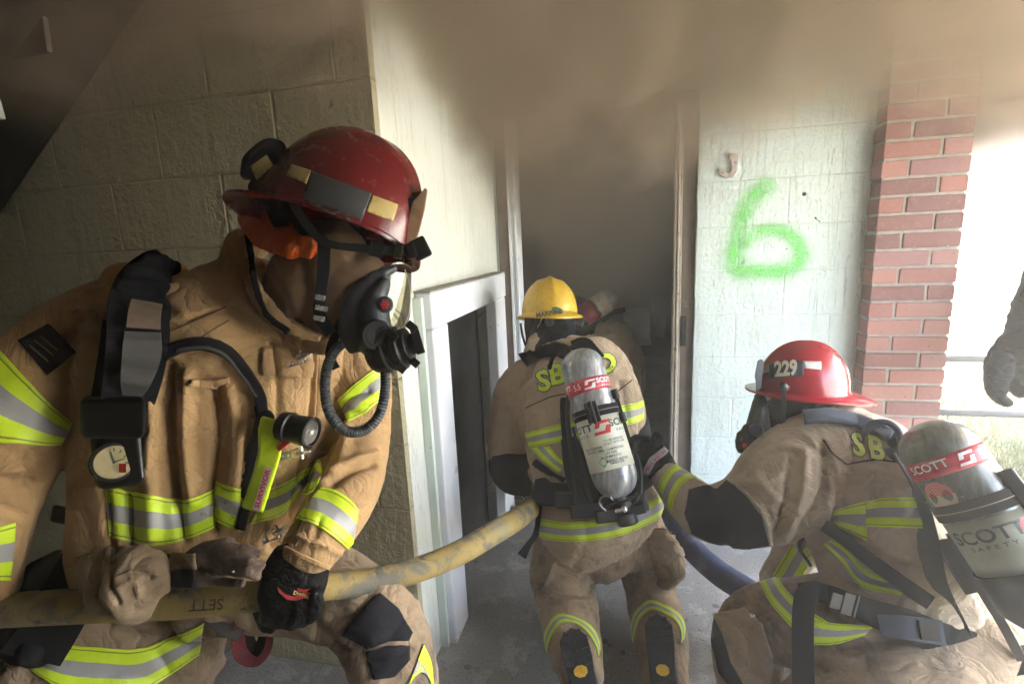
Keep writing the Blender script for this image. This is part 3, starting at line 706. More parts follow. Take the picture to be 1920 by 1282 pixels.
# ---------------------------------------------------------------- helmet
def helmet_mat(name, c, scr, rough=.28, dirtc=(.05,.03,.03), dt=(.6,.72), da=.45):
    t = NT(name); col = t.ramp(t.noise(7, 5), [(.3, tuple(x*.75 for x in c)), (.7, c)])
    sc = t.noise(1, 4, t.mapp((90, 90, 16), rot=(.3, .5, .2))); col = t.mix(t.math('MULTIPLY', t.smooth(sc, .70, .735), t.smooth(t.noise(9, 2), .5, .62)), col, scr)
    col = t.mix(t.math('MULTIPLY', t.smooth(t.noise(60, 6, rough=.75), *dt), da), col, dirtc)
    r = t.ramp(t.noise(45, 5), [(.3, rough*.85), (.7, rough*1.35)])
    t.bsdf(col, r, 0, t.bump(t.noise(60, 3), .08, .002), Coat_Weight=.3, Coat_Roughness=.2); return t.m
def helmet(parent, base, fwd, up, mat, L=.138, Wd=.108, Ht=.165, fr=.035, sd_=.024, bk=.085, droop=.03, name='helmet'):
    fwd = Vector(fwd).normalized(); up = Vector(up); up = (up-fwd*up.dot(fwd)).normalized(); side = up.cross(fwd)
    R_ = lambda x, y, z: Vector(base)+fwd*x+side*y+up*z
    n = 72; v = []; f = []
    def ring(fn):
        for k in range(n):
            a = 2*math.pi*k/n; v.append(R_(*fn(a)))
    def outline(a, ex, ey, bx):
        c, s = math.cos(a), math.sin(a); rx = (L+ex) if c > 0 else (L+bx)
        return rx*c*(abs(c)**-.05 if abs(c) > 1e-3 else 1), (Wd+ey)*s
    m = 16
    for i in range(1, m+1):
        t = i/m*math.pi/2; rr = math.sin(t)**.9; zz = math.cos(t)**.92
        def fn(a, rr=rr, zz=zz):
            x = L*math.cos(a)*rr; y = Wd*math.sin(a)*rr; z = Ht*zz
            rid = .008*math.exp(-(y/.012)**2)*min(1, zz*2.5)+.0028*math.exp(-((abs(y)-.052)/.008)**2)*min(1, zz*2)
            return x*(1+rid*1.2), y, z+rid
        ring(fn)
    def brim(t, dz):
        def fn(a):
            c = math.cos(a); b_ = max(0, -c)**1.6
            x, y = outline(a, fr*t+.004, sd_*t+.004*(t > 0), bk*t*(.45+.55*b_)+.004)
            z = -.004-.006*t**2-droop*b_*t**1.3+dz+.006*max(0, c)*t
            return x, y, z
        return fn
    for t in (.08, .3, .6, .9, 1.0): ring(brim(t, 0))
    for t in (1.0, .6, .1): ring(brim(t, -.0055))
    for q in (.93, .7): ring(lambda a, q=q: (L*.95*math.cos(a)*math.sin(q*math.pi/2), Wd*.95*math.sin(a)*math.sin(q*math.pi/2), Ht*.9*math.cos(q*math.pi/2)))
    top = len(v); v.append(R_(0, 0, Ht+.008))
    Lr = top//n
    f = [(i*n+k, i*n+(k+1) % n, (i+1)*n+(k+1) % n, (i+1)*n+k) for i in range(Lr-1) for k in range(n)]+[(top, (k+1) % n, k) for k in range(n)]
    mb = MB(); mb.add(v, f); o = mb.build(name, mat, parent, smooth=True)
    return o, bvh(o.data), R_
# ---------------------------------------------------------------- hands in gloves
def glove(name, mat, parent, palm, fingers, voxel=.004, extra=None, it=5, amp=.002):
    mb = MB()
    for L in palm: limb(mb, L, r=.6)
    for L in fingers: limb(mb, L, r=1.0, n=14)
    if extra: extra(mb)
    me = remesh(mb.mesh(), voxel, it); sculpt(me, amp=amp, freq=22, stretch=(1, 1, 1), fine=.001)
    o = link(name, me, mat, parent); return o, bvh(me)
def disc(mb, c, n, r, h, k=24, mi=0, r2=None):
    c = Vector(c); n = Vector(n).normalized(); mb.lathe(c, c+n, [(0, .0001), (0, r), (h, r2 or r), (h, .0001)], k, mi)
def inner_body(parent, limbs, head, voxel=.012, k=.62):
    mb = MB()
    for L in limbs: limb(mb, [(p[0], p[1], p[2], p[3]*k)+tuple(q*.85 for q in p[4:]) for p in [tuple(z)+((.7,) if len(z) == 4 else ()) for z in L]], n=14, per=3)
    for L in head: limb(mb, L, n=16, per=3)
    me = remesh(mb.mesh(), voxel, 4); return link('body', me, SKIN, parent)

def fr_on(name, bv, pts, mat, parent, lift=.012, th=.003, per=8, df=.95):
    "free strap whose depth follows the cloth below: (px,py,half width)"
    Q = cr(pts, 5); out = []
    for q in Q:
        ds = []
        for k in (-.8, 0, .8):
            h = hit(bv, q[0]+k*q[2], q[1])
            if h: ds.append(float(-((np.array(h[0])-ORG) @ M)[2]))
        out.append([q[0], q[1], min(ds) if ds else np.nan, q[2]])
    d = np.array([o[2] for o in out]); ok = ~np.isnan(d); d = np.interp(np.arange(len(d)), np.arange(len(d))[ok], d[ok]) if ok.any() else np.full(len(d), df)
    for _ in range(4): d = np.minimum(d, np.convolve(np.r_[d[0], d, d[-1]], [.25, .5, .25], 'valid'))
    return free_ribbon(name, [(o[0], o[1], dd-lift, o[3]) for o, dd in zip(out, d)], mat, parent, th, per=2)
# ================================================================= PERSON IN THE LEFT FOREGROUND
def dw(px, py, d, dx, dy, dd=0): return (P(px+dx, py+dy, d+dd)-P(px, py, d)).normalized()
VD = lambda px, py: Vector(ray(px, py)).normalized()
p1 = empty('person', (-.75, .85, 0), 'person lunging in tan fire gear and red helmet, both hands at the yellow hose', 'person', 'firefighters at the doorway')
torso = [(478,508,1.07,62),(462,560,1.07,128),(450,615,1.07,205),(437,700,1.07,236,.62),(425,800,1.06,226,.6),(402,900,1.05,215,.58),(383,980,1.04,203,.58),(366,1045,1.03,196,.56)]
sl_r = [(262,575,1.05,70),(190,615,1.0,84),(120,675,.95,92),(62,745,.91,98),(15,820,.88,98),(-22,900,.87,92),(-38,980,.87,82),(-45,1060,.88,72),(-50,1140,.9,66)]
sl_l = [(640,650,1.12,50),(672,700,1.12,56),(676,780,1.1,56),(668,850,1.07,60),(646,920,1.0,63),(614,980,.94,62),(588,1020,.91,58),(572,1046,.90,56)]
CRJ = [([(318,690),(322,800),(330,900),(345,1010)], 12, -.014), ([(352,700),(350,820),(362,930)], 15, .013), ([(270,640),(290,760),(283,880)], 14, .012), ([(405,730),(410,820),(400,910),(402,990)], 10, -.013),
       ([(430,735),(440,830),(432,900)], 14, .012), ([(470,800),(462,880),(455,930)], 12, -.011), ([(300,745),(312,790)], 8, -.008), ([(240,930),(245,1010)], 14, -.012), ([(285,900),(290,1000)], 18, .010),
       ([(510,640),(520,740),(515,860)], 9, -.006), ([(590,660),(588,760),(560,900)], 8, -.010), ([(640,780),(605,850),(580,900)], 12, -.02), ([(650,780),(640,860),(600,905)], 10, .006), ([(560,920),(548,980),(515,1025)], 12, -.02),
       ([(625,905),(660,880),(700,870)], 9, -.012), ([(625,885),(665,862),(705,850)], 9, .007), ([(690,735),(660,745),(635,770)], 9, -.007), ([(655,800),(700,790)], 8, -.005), ([(660,760),(705,770)], 9, .006),
       ([(225,560),(215,640),(195,740)], 13, -.014), ([(150,590),(170,640),(150,700)], 12, .01), ([(180,600),(185,650)], 8, -.008), ([(145,620),(120,640)], 9, -.007), ([(310,560),(340,600),(420,575)], 5, -.003),
       ([(0,900),(60,905)], 9, -.01), ([(0,880),(55,875)], 9, .006), ([(0,950),(50,965)], 10, -.006), ([(555,1005),(600,1022),(640,1040)], 5, .006), ([(600,975),(590,1010)], 6, -.004), ([(200,905),(210,1020)], 10, -.008)]
CRJ = [(p_, w_*.8, a_*1.5) for p_, w_, a_ in CRJ]
jk, jb = garment('jacket', TAN, p1, [torso, sl_r, sl_l, [(330,560,1.08,70),(230,560,1.06,66)], [(560,600,1.09,66),(640,660,1.12,55)]], voxel=.006, it=5, amp=.006, freq=8, stretch=(1, 1, .3), creases=CRJ, seed=2)
# trouser legs
lg_l = [(400,1075,1.08,110,.6),(500,1085,1.07,92,.7),(590,1100,1.05,84,.8),(665,1135,1.02,80,.8),(716,1185,1.0,82,.8),(738,1250,1.0,80,.8),(744,1340,1.06,76,.8),(748,1500,1.2,64,.9),(760,1580,1.3,58,.9)]
lg_r = [(355,1075,1.12,115,.5),(300,1130,1.10,150,.5),(235,1210,1.07,180,.5),(215,1290,1.05,180,.55),(215,1400,1.05,150,.7),(240,1650,1.2,100,.9)]
CRT = [([(560,1140),(600,1180),(640,1230)], 9, -.01), ([(540,1155),(590,1200),(640,1270)], 9, .008), ([(700,1110),(660,1150),(620,1160)], 10, -.008), ([(690,1250),(730,1240),(770,1215)], 8, -.008), ([(640,1190),(690,1210)], 8, -.005), ([(140,1120),(210,1175),(300,1195),(380,1180)], 9, -.008), ([(300,1230),(330,1282)], 14, -.01)]
tr, tb = garment('trousers', TANP, p1, [lg_l, lg_r], voxel=.007, it=6, amp=.006, freq=8, stretch=(1, 1, .6), creases=CRT, seed=5)
mb = MB(); limb(mb, [(752,1520,1.25,50),(762,1600,1.36,52),(775,1640,1.42,50)]); limb(mb, [(760,1640,1.40,42),(800,1650,1.32,44),(850,1645,1.28,34)])
link('boot', remesh(mb.mesh(), .01, 3), BLKP, p1)
mb = MB(); limb(mb, [(240,1640,1.1,80),(240,1780,1.2,70)]); link('boot', remesh(mb.mesh(), .01, 3), BLKP, p1)
inner_body(p1, [torso, sl_r, sl_l, lg_l, lg_r, [(400,1040,1.06,90,.5),(380,1090,1.08,100,.5)]],
           [[(505,600,1.05,40),(560,560,1.0,48),(600,530,.985,60),(640,510,.98,66),(655,530,.98,64),(660,570,.98,50)], [(690,545,.97,14),(704,560,.965,12),(704,575,.965,10)]])
# collar, hood
mb = MB(); limb(mb, [(452,440,1.05,22,.5),(447,500,1.02,34,.4),(462,560,.99,42,.35),(500,610,.97,34,.35),(560,640,.955,20,.5)]); limb(mb, [(500,435,1.09,26,.5),(455,470,1.06,36,.4)])
limb(mb, [(488,575,.965,11,.8),(525,604,.955,16,.7),(568,624,.95,15,.7),(600,640,.95,12,.8)]); limb(mb, [(440,640,1.0,10,.6),(520,640,.965,22,.4),(610,650,.955,18,.5)])
limb(mb, [(470,520,.93,12,.5),(490,565,.915,17,.5),(520,600,.905,18,.5),(560,622,.90,15,.5),(600,632,.905,10,.5)])
me = remesh(mb.mesh(), .005, 4); sculpt(me, amp=.003, freq=14, stretch=(1, 1, 1), creases=[([(435,500),(445,570),(480,625)], 6, -.005)]); cl = link('collar', me, TAN, p1); cb = bvh(me)
ribbon('collar_lining', cb, [(462,436),(468,480),(480,540),(505,592),(545,622)], 9, BLKC, cl, off=.006)
hd, hb = garment('hood', HOODT, p1, [[(530,640,1.05,52),(552,590,1.02,70),(585,540,1.0,86),(622,505,.985,92),(655,490,.98,82)], [(600,610,.99,45),(630,580,.97,60),(672,530,.965,62),(700,505,.965,45)]], voxel=.006, it=6, amp=.003, freq=9, stretch=(1, 1, .6), creases=[([(500,500),(535,560),(540,600)], 5, .005), ([(560,480),(575,560),(600,620)], 12, -.008), ([(560,600),(580,640)], 8, -.01), ([(520,480),(560,590)], 9, .005)])
ORNG = cloth('orange_ear_flap', (.90,.16,.012), dirt=(.2,.03,.01), weave=500)
limbf = lambda nm, L, mat, par, vox=.004, amp=.003: (lambda mb: link(nm, (lambda m: (sculpt(m, amp=amp, freq=16, stretch=(1, 1, 1)), m)[1])(remesh([limb(mb, l) for l in L] and mb.mesh(), vox, 4)), mat, par))(MB())
limbf('ear_flap', [[(455,405,1.0,14,.5),(495,440,.97,26,.4),(540,456,.915,26,.4),(592,462,.885,16,.5)], [(500,420,.98,24,.5),(560,430,.94,28,.5)], [(540,470,.90,16,.4),(585,478,.885,10,.4)]], ORNG, p1)
# helmet
RED1 = helmet_mat('dark_red_helmet_shell', (.14,.005,.009), (.60,.07,.06), .22, (.04,.01,.012), (.5,.68))
f1 = dw(620, 440, .95, 340, 104, .0); u1 = dw(620, 440, .95, 30, -100, .022)
hm, hmb, HR = helmet(p1, P(626, 436, .96), f1, u1, RED1, L=.156, Wd=.115, Ht=.212, fr=.016, sd_=.022, bk=.050, droop=-.004)
PTCH = simple('dark_grey_sticker', (.045,.047,.052), .55, var=.15, vs=20); YREF = simple('dull_yellow_reflector', (.45,.34,.12), .35, var=.15, vs=30)
panel('number_patch', hmb, [(586,322),(697,363),(674,424),(566,378)], PTCH, hm, .0015, .001)
panel('reflector', hmb, [(548,309),(584,321),(575,346),(538,330)], YREF, hm, .0015, .001)
panel('reflector', hmb, [(698,366),(746,384),(737,416),(687,397)], YREF, hm, .0015, .001)
panel('clip', hmb, [(692,433),(724,440),(720,455),(690,449)], simple('red_clip', (.45,.04,.04), .3), hm, .006, .006)
fS = lambda x, y: P(x, y, .925)
plate('shield', [(797,352),(802,356),(797,392),(786,436),(775,462),(760,457),(764,420),(772,380)], fS, .085, simple('leather_shield', (.42,.27,.16), .6, var=.3, vs=20, dirt=(.2,.1,.06), dirt_s=30), hm, VD(780,400), .002)
plate('shield_bracket', [(778,368),(768,400),(760,452),(748,455),(752,410),(764,372)], fS, .08, BLKP, hm, VD(780,400), .002)
# goggles pushed to the back of the helmet
limbf('goggles', [[(462,326,.95,10,2.4),(480,312,.945,22,1.8),(506,290,.94,24,1.5),(520,276,.95,14,1.5)], [(488,330,.94,22,1.4),(510,312,.94,28,1.2)], [(484,350,.93,18,1),(508,372,.92,22,.8),(524,396,.915,20,.8)]], BLKC, hm, .005, .006)
panel('goggle_lens', bvh(bpy.data.objects['goggles'].data), [(470,312),(500,290),(512,312),(482,338)], YREF, hm, .002, .001)
free_ribbon('goggle_strap', [(508,272,.965,10),(522,300,.945,11),(528,350,.925,14),(548,392,.905,17),(575,430,.895,15),(605,455,.888,13)], BLKC, hm, .004)
free_ribbon('goggle_strap', [(512,350,.935,14),(520,390,.925,20),(528,424,.925,14)], BLKC, hm, .004)
free_ribbon('goggle_strap', [(535,330,.92,7),(552,385,.90,8),(590,440,.885,8),(625,459,.872,7),(690,466,.862,8),(735,470,.862,9),(772,470,.875,9)], GRYC, hm, .004)
mb = MB()
for x, y, a in ((706, 467, 20), (748, 470, 12)):
    c = P(x, y, .855); mb.obox(c, (dw(x, y, .86, 10, 2), dw(x, y, .86, -2, 10), VD(x, y)), (a*.92e-3*1.3, .028, .010))
mb.build('buckle', BLKP, hm, bevel=.003)
mb = MB(); c = P(788, 466, .875); mb.obox(c, (dw(788,466,.87,10,-5), dw(788,466,.87,5,10), VD(788,466)), (.030, .038, .04)); mb.obox(P(770,470,.87), (dw(770,470,.87,10,-3), dw(770,470,.87,3,10), VD(770,470)), (.02, .028, .034))
mb.build('lamp', BLKP, hm, bevel=.004)
free_ribbon('chin_strap', [(608,455,.886,11),(607,500,.888,11),(603,545,.890,10),(600,590,.895,11),(622,625,.895,10)], BLKC, hm, .003)
mb = MB()
for x, y, w in ((600, 558, 22), (603, 578, 26), (598, 597, 24)): mb.obox(P(x, y, .885), (dw(x, y, .88, 10, 2), dw(x, y, .88, -2, 10), VD(x, y)), (w*.9e-3, .010, .006))
mb.build('chin_buckle', CHR, hm, bevel=.002)
# face mask
GLS = NT('clear_lens'); b_ = GLS.bsdf((.9, .95, .93), .02, 0); b_.inputs['Transmission Weight'].default_value = 1; b_.inputs['IOR'].default_value = 1.05; b_.inputs['Specular IOR Level'].default_value = .8; GLS = GLS.m
fm = limbf('face_mask', [[(742,503,.955,7,1.5),(715,515,.945,13,1.5),(682,540,.93,20,1.3),(662,580,.925,22,1.2),(655,620,.925,20,1.2),(668,655,.925,16,1.2)], [(720,530,.94,14,2),(704,560,.93,24,1.4),(700,600,.925,32,1.2),(704,636,.925,34,1.1),(716,664,.93,26,1)]], GRYP, p1, .0045, .0)
mb = MB(); limb(mb, [(752,503,.965,20,2.2),(746,545,.965,25,2.0),(740,590,.965,28,1.8),(728,622,.965,24,1.5)], r=1.6); o = link('visor', mb.mesh(), GLS, fm); cable('visor_highlight', [(758,506,.955,1.),(768,540,.95,1.),(769,575,.95,1.),(760,606,.945,1.)], simple('pale_highlight', (.55,.58,.56), .15), fm)  # pale tube along the visor edge is a modelled highlight
mb = MB(); c = P(705, 628, .893); nn = -VD(705, 628)+dw(705,628,.9,3,1)*.25; disc(mb, c, nn, .029, .012, 28, r2=.026); disc(mb, c+nn.normalized()*.0122, nn, .020, .001, 24); 
for k in range(4): q = c+nn.normalized()*.0145+dw(705,628,.9,0,1)*(.0062*(k-1.5)); mb.obox(q, (dw(705,628,.9,10,-7), dw(705,628,.9,7,10), nn), (.026, .0022, .002))
mb.build('voice_port', BLKP, fm, bevel=.001)
mb = MB(); c = P(722, 571, .893)
for k in range(7):
    a = k*math.pi/3; q = c if k == 6 else c+(dw(722,571,.9,1,0)*math.cos(a)+dw(722,571,.9,0,1)*math.sin(a))*.0058; disc(mb, q, -VD(722,571), .0024, .003, 10)
mb.build('red_dots', simple('red_rubber', (.6,.03,.03), .4), fm)
mb = MB(); disc(mb, P(722,571,.9), -VD(722,571), .015, .006, 24, r2=.012); mb.build('cap', GRYP, fm, smooth=True)
a = P(694, 668, .925); b = P(782, 642, .915); mb = MB()
mb.lathe(a, b, [(0,.001),(0,.026),(.008,.034),(.022,.036),(.024,.040),(.036,.041),(.038,.037),(.050,.037),(.052,.042),(.064,.041),(.066,.035),(.078,.033),(.082,.020),(.092,.018),(.092,.001)], 40)
for k, (x, y, w) in enumerate(((735,628,22),(752,690,18),(772,612,20),(778,680,16))): mb.obox(P(x, y, .89), (dw(x, y, .9, 10, 8), dw(x, y, .9, -8, 10), VD(x, y)), (w*1e-3, .014, .03))
mb.obox(P(783,640,.905), (dw(780,640,.9,10,-3), dw(780,640,.9,3,10), VD(780,640)), (.016, .046, .04))
rg = mb.build('regulator', BLKP, fm, bevel=.0015, smooth=True)
mb = MB(); mb.lathe(P(722,662,.925), P(782,642,.915), [(0,.0365),(.001,.0378),(.012,.0378),(.013,.0365)], 40); mb.build('metal_ring', simple('brushed_ring', (.38,.31,.25), .22, .9, var=.2, vs=50), rg, smooth=True)
# gloved hand on the hose
gl, gb = glove('glove', GLVB, p1, [[(566,1048,0.900,56,.7),(556,1072,0.890,59,.55),(548,1105,0.880,60,.5),(545,1132,0.875,55,.55)]],
  [[(592,1110,0.870,14),(590,1140,0.860,15),(572,1160,0.875,14),(556,1158,0.905,12)], [(565,1120,0.865,14),(560,1150,0.855,15),(545,1166,0.875,14),(532,1160,0.905,12)], [(538,1120,0.865,14),(533,1150,0.855,15),(520,1165,0.875,13),(512,1158,0.905,11)],
   [(512,1108,0.875,13),(506,1140,0.865,14),(498,1160,0.880,12),(494,1150,0.905,10)], [(506,1085,0.885,15),(490,1110,0.895,14),(486,1140,0.900,13),(496,1168,0.900,12),(512,1180,0.900,10)]])
RW = simple('red_print', (.42,.03,.04), .5, var=.3, vs=60)
for pts in ([(520,1098),(534,1112),(552,1118),(572,1108),(585,1112),(574,1120),(556,1126),(538,1122),(524,1110)], [(556,1100),(570,1104),(583,1104),(574,1110),(560,1108)]): panel('red_print', gb, pts, RW, gl, .0025, .0)
text_on('print_text', 'Dragon', gb, (566,1114), (11,3.2), (3,-11), simple('yellow_print', (.6,.45,.15), .5), gl, .02, .0045)
# right hand out of frame on the hose
glove('glove', GLVB, p1, [[(-52,1150,.9,48,.6),(-50,1190,.92,50,.5),(-45,1215,.93,44,.5)]], [[(-80+22*k,1205,.93,12),(-78+22*k,1240,.92,13),(-70+22*k,1255,.95,11)] for k in range(4)]+[[(-20,1180,.93,13),(-5,1200,.94,12),(-8,1225,.95,11)]], .005)
# trims on the jacket
trim(jb, [(197,909),(260,922),(343,936),(404,914)], [(203,1004),(260,1018),(330,1016),(402,988)], jk, nu=50, curve=True)
trim(jb, [(408,901),(436,912),(466,922)], [(404,972),(425,985),(449,995)], jk, nu=26)
trim(jb, [(500,918),(540,900),(587,868)], [(466,982),(522,966),(556,932)], jk, nu=34)
trim(jb, [(589,870),(600,862),(606,885)], [(567,924),(585,925),(598,905)], jk, nu=14)
trim(jb, [(634,750),(662,722),(703,690),(716,684)], [(652,790),(680,776),(712,752),(727,740)], jk, nu=34, guess=1.05)
trim(jb, [(602,914),(632,922),(658,940),(670,957)], [(556,972),(590,984),(626,1008),(657,1034)], jk, nu=40)
trim(jb, [(-60,600),(0,656),(43,703),(96,760),(138,795)], [(-80,760),(-20,820),(30,830),(76,834),(112,833)], jk, nu=60)
trim(jb, [(-70,990),(-20,990),(28,978)], [(-80,1085),(-30,1085),(18,1086)], jk, nu=24)
# seams, pocket, loops
ribbon('belt_loop', jb, [(350,716),(390,716),(430,710)], 15, TAN, jk, off=.010, th=.006, nu=20)
ribbon('storm_flap_seam', jb, [(594,662),(590,760),(582,840)], 7, TAN, jk, off=.004, nu=30)
ribbon('seam', jb, [(318,622),(370,600),(425,575)], 2.4, STCH, jk, off=.001, th=.0008, nu=30, nv=3); ribbon('seam', jb, [(378,632),(430,600)], 2.4, STCH, jk, off=.001, th=.0008, nu=20, nv=3)
panel('pocket', jb, [(490,650),(586,650),(586,706),(490,700)], TAN, jk, .006, .004)
panel('shoulder_patch', jb, [(92,608),(146,660),(88,704),(36,640)], PATCH, jk, .003, .002)
for i, (x0, y0, x1, y1) in enumerate(((66,640,100,668),(76,632,108,658),(58,650,90,680))): ribbon('patch_print', jb, [(x0, y0), (x1, y1)], 4, simple('patch_thread', (.16,.12,.10), .8) if i == 0 else bpy.data.materials['patch_thread'], jk, off=.006, th=.0008, nu=12, nv=3)
ribbon('cuff_hem', jb, [(527,1022),(560,1038),(600,1056),(616,1062)], 8, TAN, jk, off=.003, nu=24)
# knee patches and trouser trims
panel('knee_patch', tb, [(712,1112),(745,1140),(772,1185),(765,1200),(725,1202),(690,1215),(640,1190),(660,1165),(690,1130)], PATCH, tr, .003, .002)
panel('knee_patch', tb, [(686,1222),(725,1210),(768,1208),(768,1235),(740,1266),(700,1272)], PATCH, tr, .003, .002)
trim(tb, [(792,1206),(806,1240),(812,1290)], [(762,1290),(776,1262),(786,1240)], tr, nu=24)
trim(tb, [(48,1196),(100,1205),(180,1212),(262,1214),(330,1190),(384,1166)], [(60,1256),(120,1290),(200,1300),(262,1298),(320,1262),(372,1226)], tr, nu=70)
# jacket clips
def clip(pts, par, n=3):
    mb = MB(); q = [P(*p) for p in pts]; mb.tube(q+[q[0]], .0022, 8); mb.build('metal_clip', CHR, par, smooth=True)
def clasp(x0, y0, x1, y1, d, par):
    u = dw(x0, y0, d, x1-x0, y1-y0); L_ = (P(x1, y1, d)-P(x0, y0, d)).length; v_ = VD(x0, y0); w = u.cross(v_).normalized(); c = P(x0, y0, d); mb = MB()
    mb.obox(c+u*.012, (u, w, v_), (.026, .016, .004)); 
    for s in (0, .009): disc(mb, c+u*(.006+s)-v_*.002, -v_, .0032, .003, 12)
    lp = [c+u*.022+w*.007, c+u*(L_*.62)+w*.010, c+u*(L_*.7), c+u*(L_*.62)-w*.010, c+u*.022-w*.007]; mb.tube(lp+[lp[0]], .0022, 8)
    mb.tube([c+u*L_*.55-v_*.006, c+u*L_*.8-v_*.010, c+u*L_*1.0-v_*.004], [.0045, .004, .003], 8); mb.tube([c+u*L_*.72-w*.012-v_*.004, c+u*L_*.72+w*.014-v_*.004], .0032, 8)
    mb.build('metal_clasp', CHR, par, bevel=.0008)
def dep(bv, x, y, df): h = hit(bv, x, y); return -((np.array(h[0])-ORG) @ M)[2]-.012 if h else df
clasp(526, 688, 585, 662, dep(jb, 555, 680, .95), jk); clasp(482, 1020, 540, 985, dep(jb, 510, 1005, .95), jk)
clasp(524, 856, 582, 846, dep(jb, 550, 860, .95)-.01, jk)
ribbon('zip', jb, [(484,760),(488,800),(474,860),(462,930),(450,990)], 17, BLKC, jk, off=.007, nu=40)
# air line webbing curving over the chest
ap = empty('air_pack_harness', (-.78, .86, .85), 'black breathing harness with pressure gauge worn on the left foreground shoulder', 'air pack')
ribbon('chest_webbing', jb, [(312,660),(345,646),(385,643),(428,658),(462,694),(484,738),(490,780)], 22, BLKC, ap, off=.012, th=.008, nu=50); ribbon('webbing_core', jb, [(340,650),(385,648),(424,662),(456,698),(478,740)], 5, GRYC, ap, off=.018, nu=40)
fr_on('shoulder_strap', jb, [(312,486,22),(290,505,34),(268,545,45),(262,600,48),(258,660,47),(246,730,43),(230,800,34),(216,870,30)], BLKC, ap, .012, .007)
fr_on('strap_edge', jb, [(204,600,9),(196,660,9),(186,720,9),(178,760,9)], BLKC, ap, .016, .006)
mb = MB(); limb(mb, [(330,504,1.04,14,.6),(302,498,.97,24,.5),(280,518,.93,36,.35),(266,552,.90,42,.25)]); limb(mb, [(246,512,.96,15,.5),(236,550,.92,17,.4),(228,590,.895,11,.4)]); me = remesh(mb.mesh(), .0045, 3); sculpt(me, amp=.006, freq=18, stretch=(1,1,1)); link('shoulder_pad', me, BLKC, ap)
fr_on('grey_strap_face', jb, [(268,622,28),(266,665,30),(256,712,24),(248,742,15)], GRYC, ap, .026, .003)
fr_on('brown_strap_face', jb, [(276,566,24),(271,590,25),(269,616,26)], simple('brown_webbing', (.10,.07,.05), .8, var=.3, vs=60), ap, .03, .003)
cable('air_line', [(262,548,.93,4.5),(244,590,.92,5),(222,610,.915,6),(200,650,.91,6.5),(190,700,.90,6.5),(188,738,.90,7)], simple('grey_braided_hose', (.32,.31,.30), .3, .5, var=.2, vs=80), ap, ribs=14)
cable('air_line', [(232,600,.93,4),(226,640,.915,4),(232,680,.905,4),(240,712,.9,5)], BLKP, ap)
mb = MB(); disc(mb, P(240,700,.905), dw(240,700,.9,0,1), .013, .05, 20, r2=.016); mb.build('fitting', BLKP, ap, smooth=True)
mb = MB(); dq = min(dep(jb, 212, 782, .9), dep(jb, 250, 782, .9))-.012; c = P(212, 782, dq); mb.obox(c, (dw(212,782,.9,10,0), dw(212,782,.9,0,10), VD(212,782)), (.112, .072, .055)); mb.build('console_box', BLKP, ap, bevel=.012, seg=4)
mb = MB(); dq = min(dep(jb, 220, 860, .9), dep(jb, 240, 860, .9))-.006; c = P(220, 858, dq); mb.obox(c, (dw(212,782,.9,10,-1), dw(212,782,.9,1,10), VD(212,782)), (.088, .104, .04)); gx = mb.build('gauge_body', BLKP, ap, bevel=.018, seg=5)
mb = MB(); gn = -VD(214,866); gc = P(214, 866, dq-.021); disc(mb, gc, gn, .034, .006, 40, r2=.031); mb.build('gauge_ring', BLKP, gx, smooth=True)
mb = MB(); disc(mb, gc+gn*.0065, gn, .027, .001, 40); mb.build('gauge_face', simple('gauge_paper', (.30,.25,.13), .4, var=.15, vs=40), gx)
ux = dw(214,866,.88,1,0); uy = dw(214,866,.88,0,-1)
mb = MB(); g0 = gc+gn*.009
for k in range(9): a = math.radians(215-31*k); e = ux*math.cos(a)+uy*math.sin(a); mb.obox(g0+e*.021, (e, gn.cross(e), gn), (.006, .0016, .001))
for a in (20, 110, 200): e = ux*math.cos(math.radians(a))+uy*math.sin(math.radians(a)); mb.obox(g0+e*.008, (e, gn.cross(e), gn), (.022, .0018, .001))
mb.build('gauge_marks', simple('dark_green_ink', (.02,.06,.04), .5), gx)
mb = MB(); mb.obox(g0+ux*.014-uy*.010, (ux, uy, gn), (.012, .015, .0011)); mb.build('gauge_red', simple('red_ink', (.5,.03,.02), .5), gx)
free_ribbon('waist_strap', [(236,900,.93,16),(200,970,.93,24),(160,1040,.93,34),(128,1110,.93,42),(100,1170,.92,46),(60,1230,.92,50)], BLKC, ap, .008)
mb = MB(); mb.obox(P(120, 966, .95), (dw(120,966,.95,10,2), dw(120,966,.95,-2,10), VD(120,966)), (.05, .034, .02)); mb.build('strap_buckle', BLKP, ap, bevel=.005)
limbf('bellows_bag', [[(60,1120,.98,50),(110,1100,.97,66),(160,1090,.97,60)], [(40,1180,.96,50),(90,1180,.95,62)]], BLKC, ap, .008, .008)
# mask hose loop
cable('mask_hose', [(722,686,.93,9),(722,730,.92,9),(712,775,.91,9.5),(685,805,.905,10),(650,808,.90,10),(622,782,.90,10),(610,740,.90,9.5),(613,690,.905,9.5),(630,655,.915,9),(650,640,.93,8)], GRYP, ap, ribs=16)
free_ribbon('mask_strap', [(640,600,.93,7),(628,630,.92,8),(618,665,.92,8),(630,690,.94,7)], BLKC, ap)
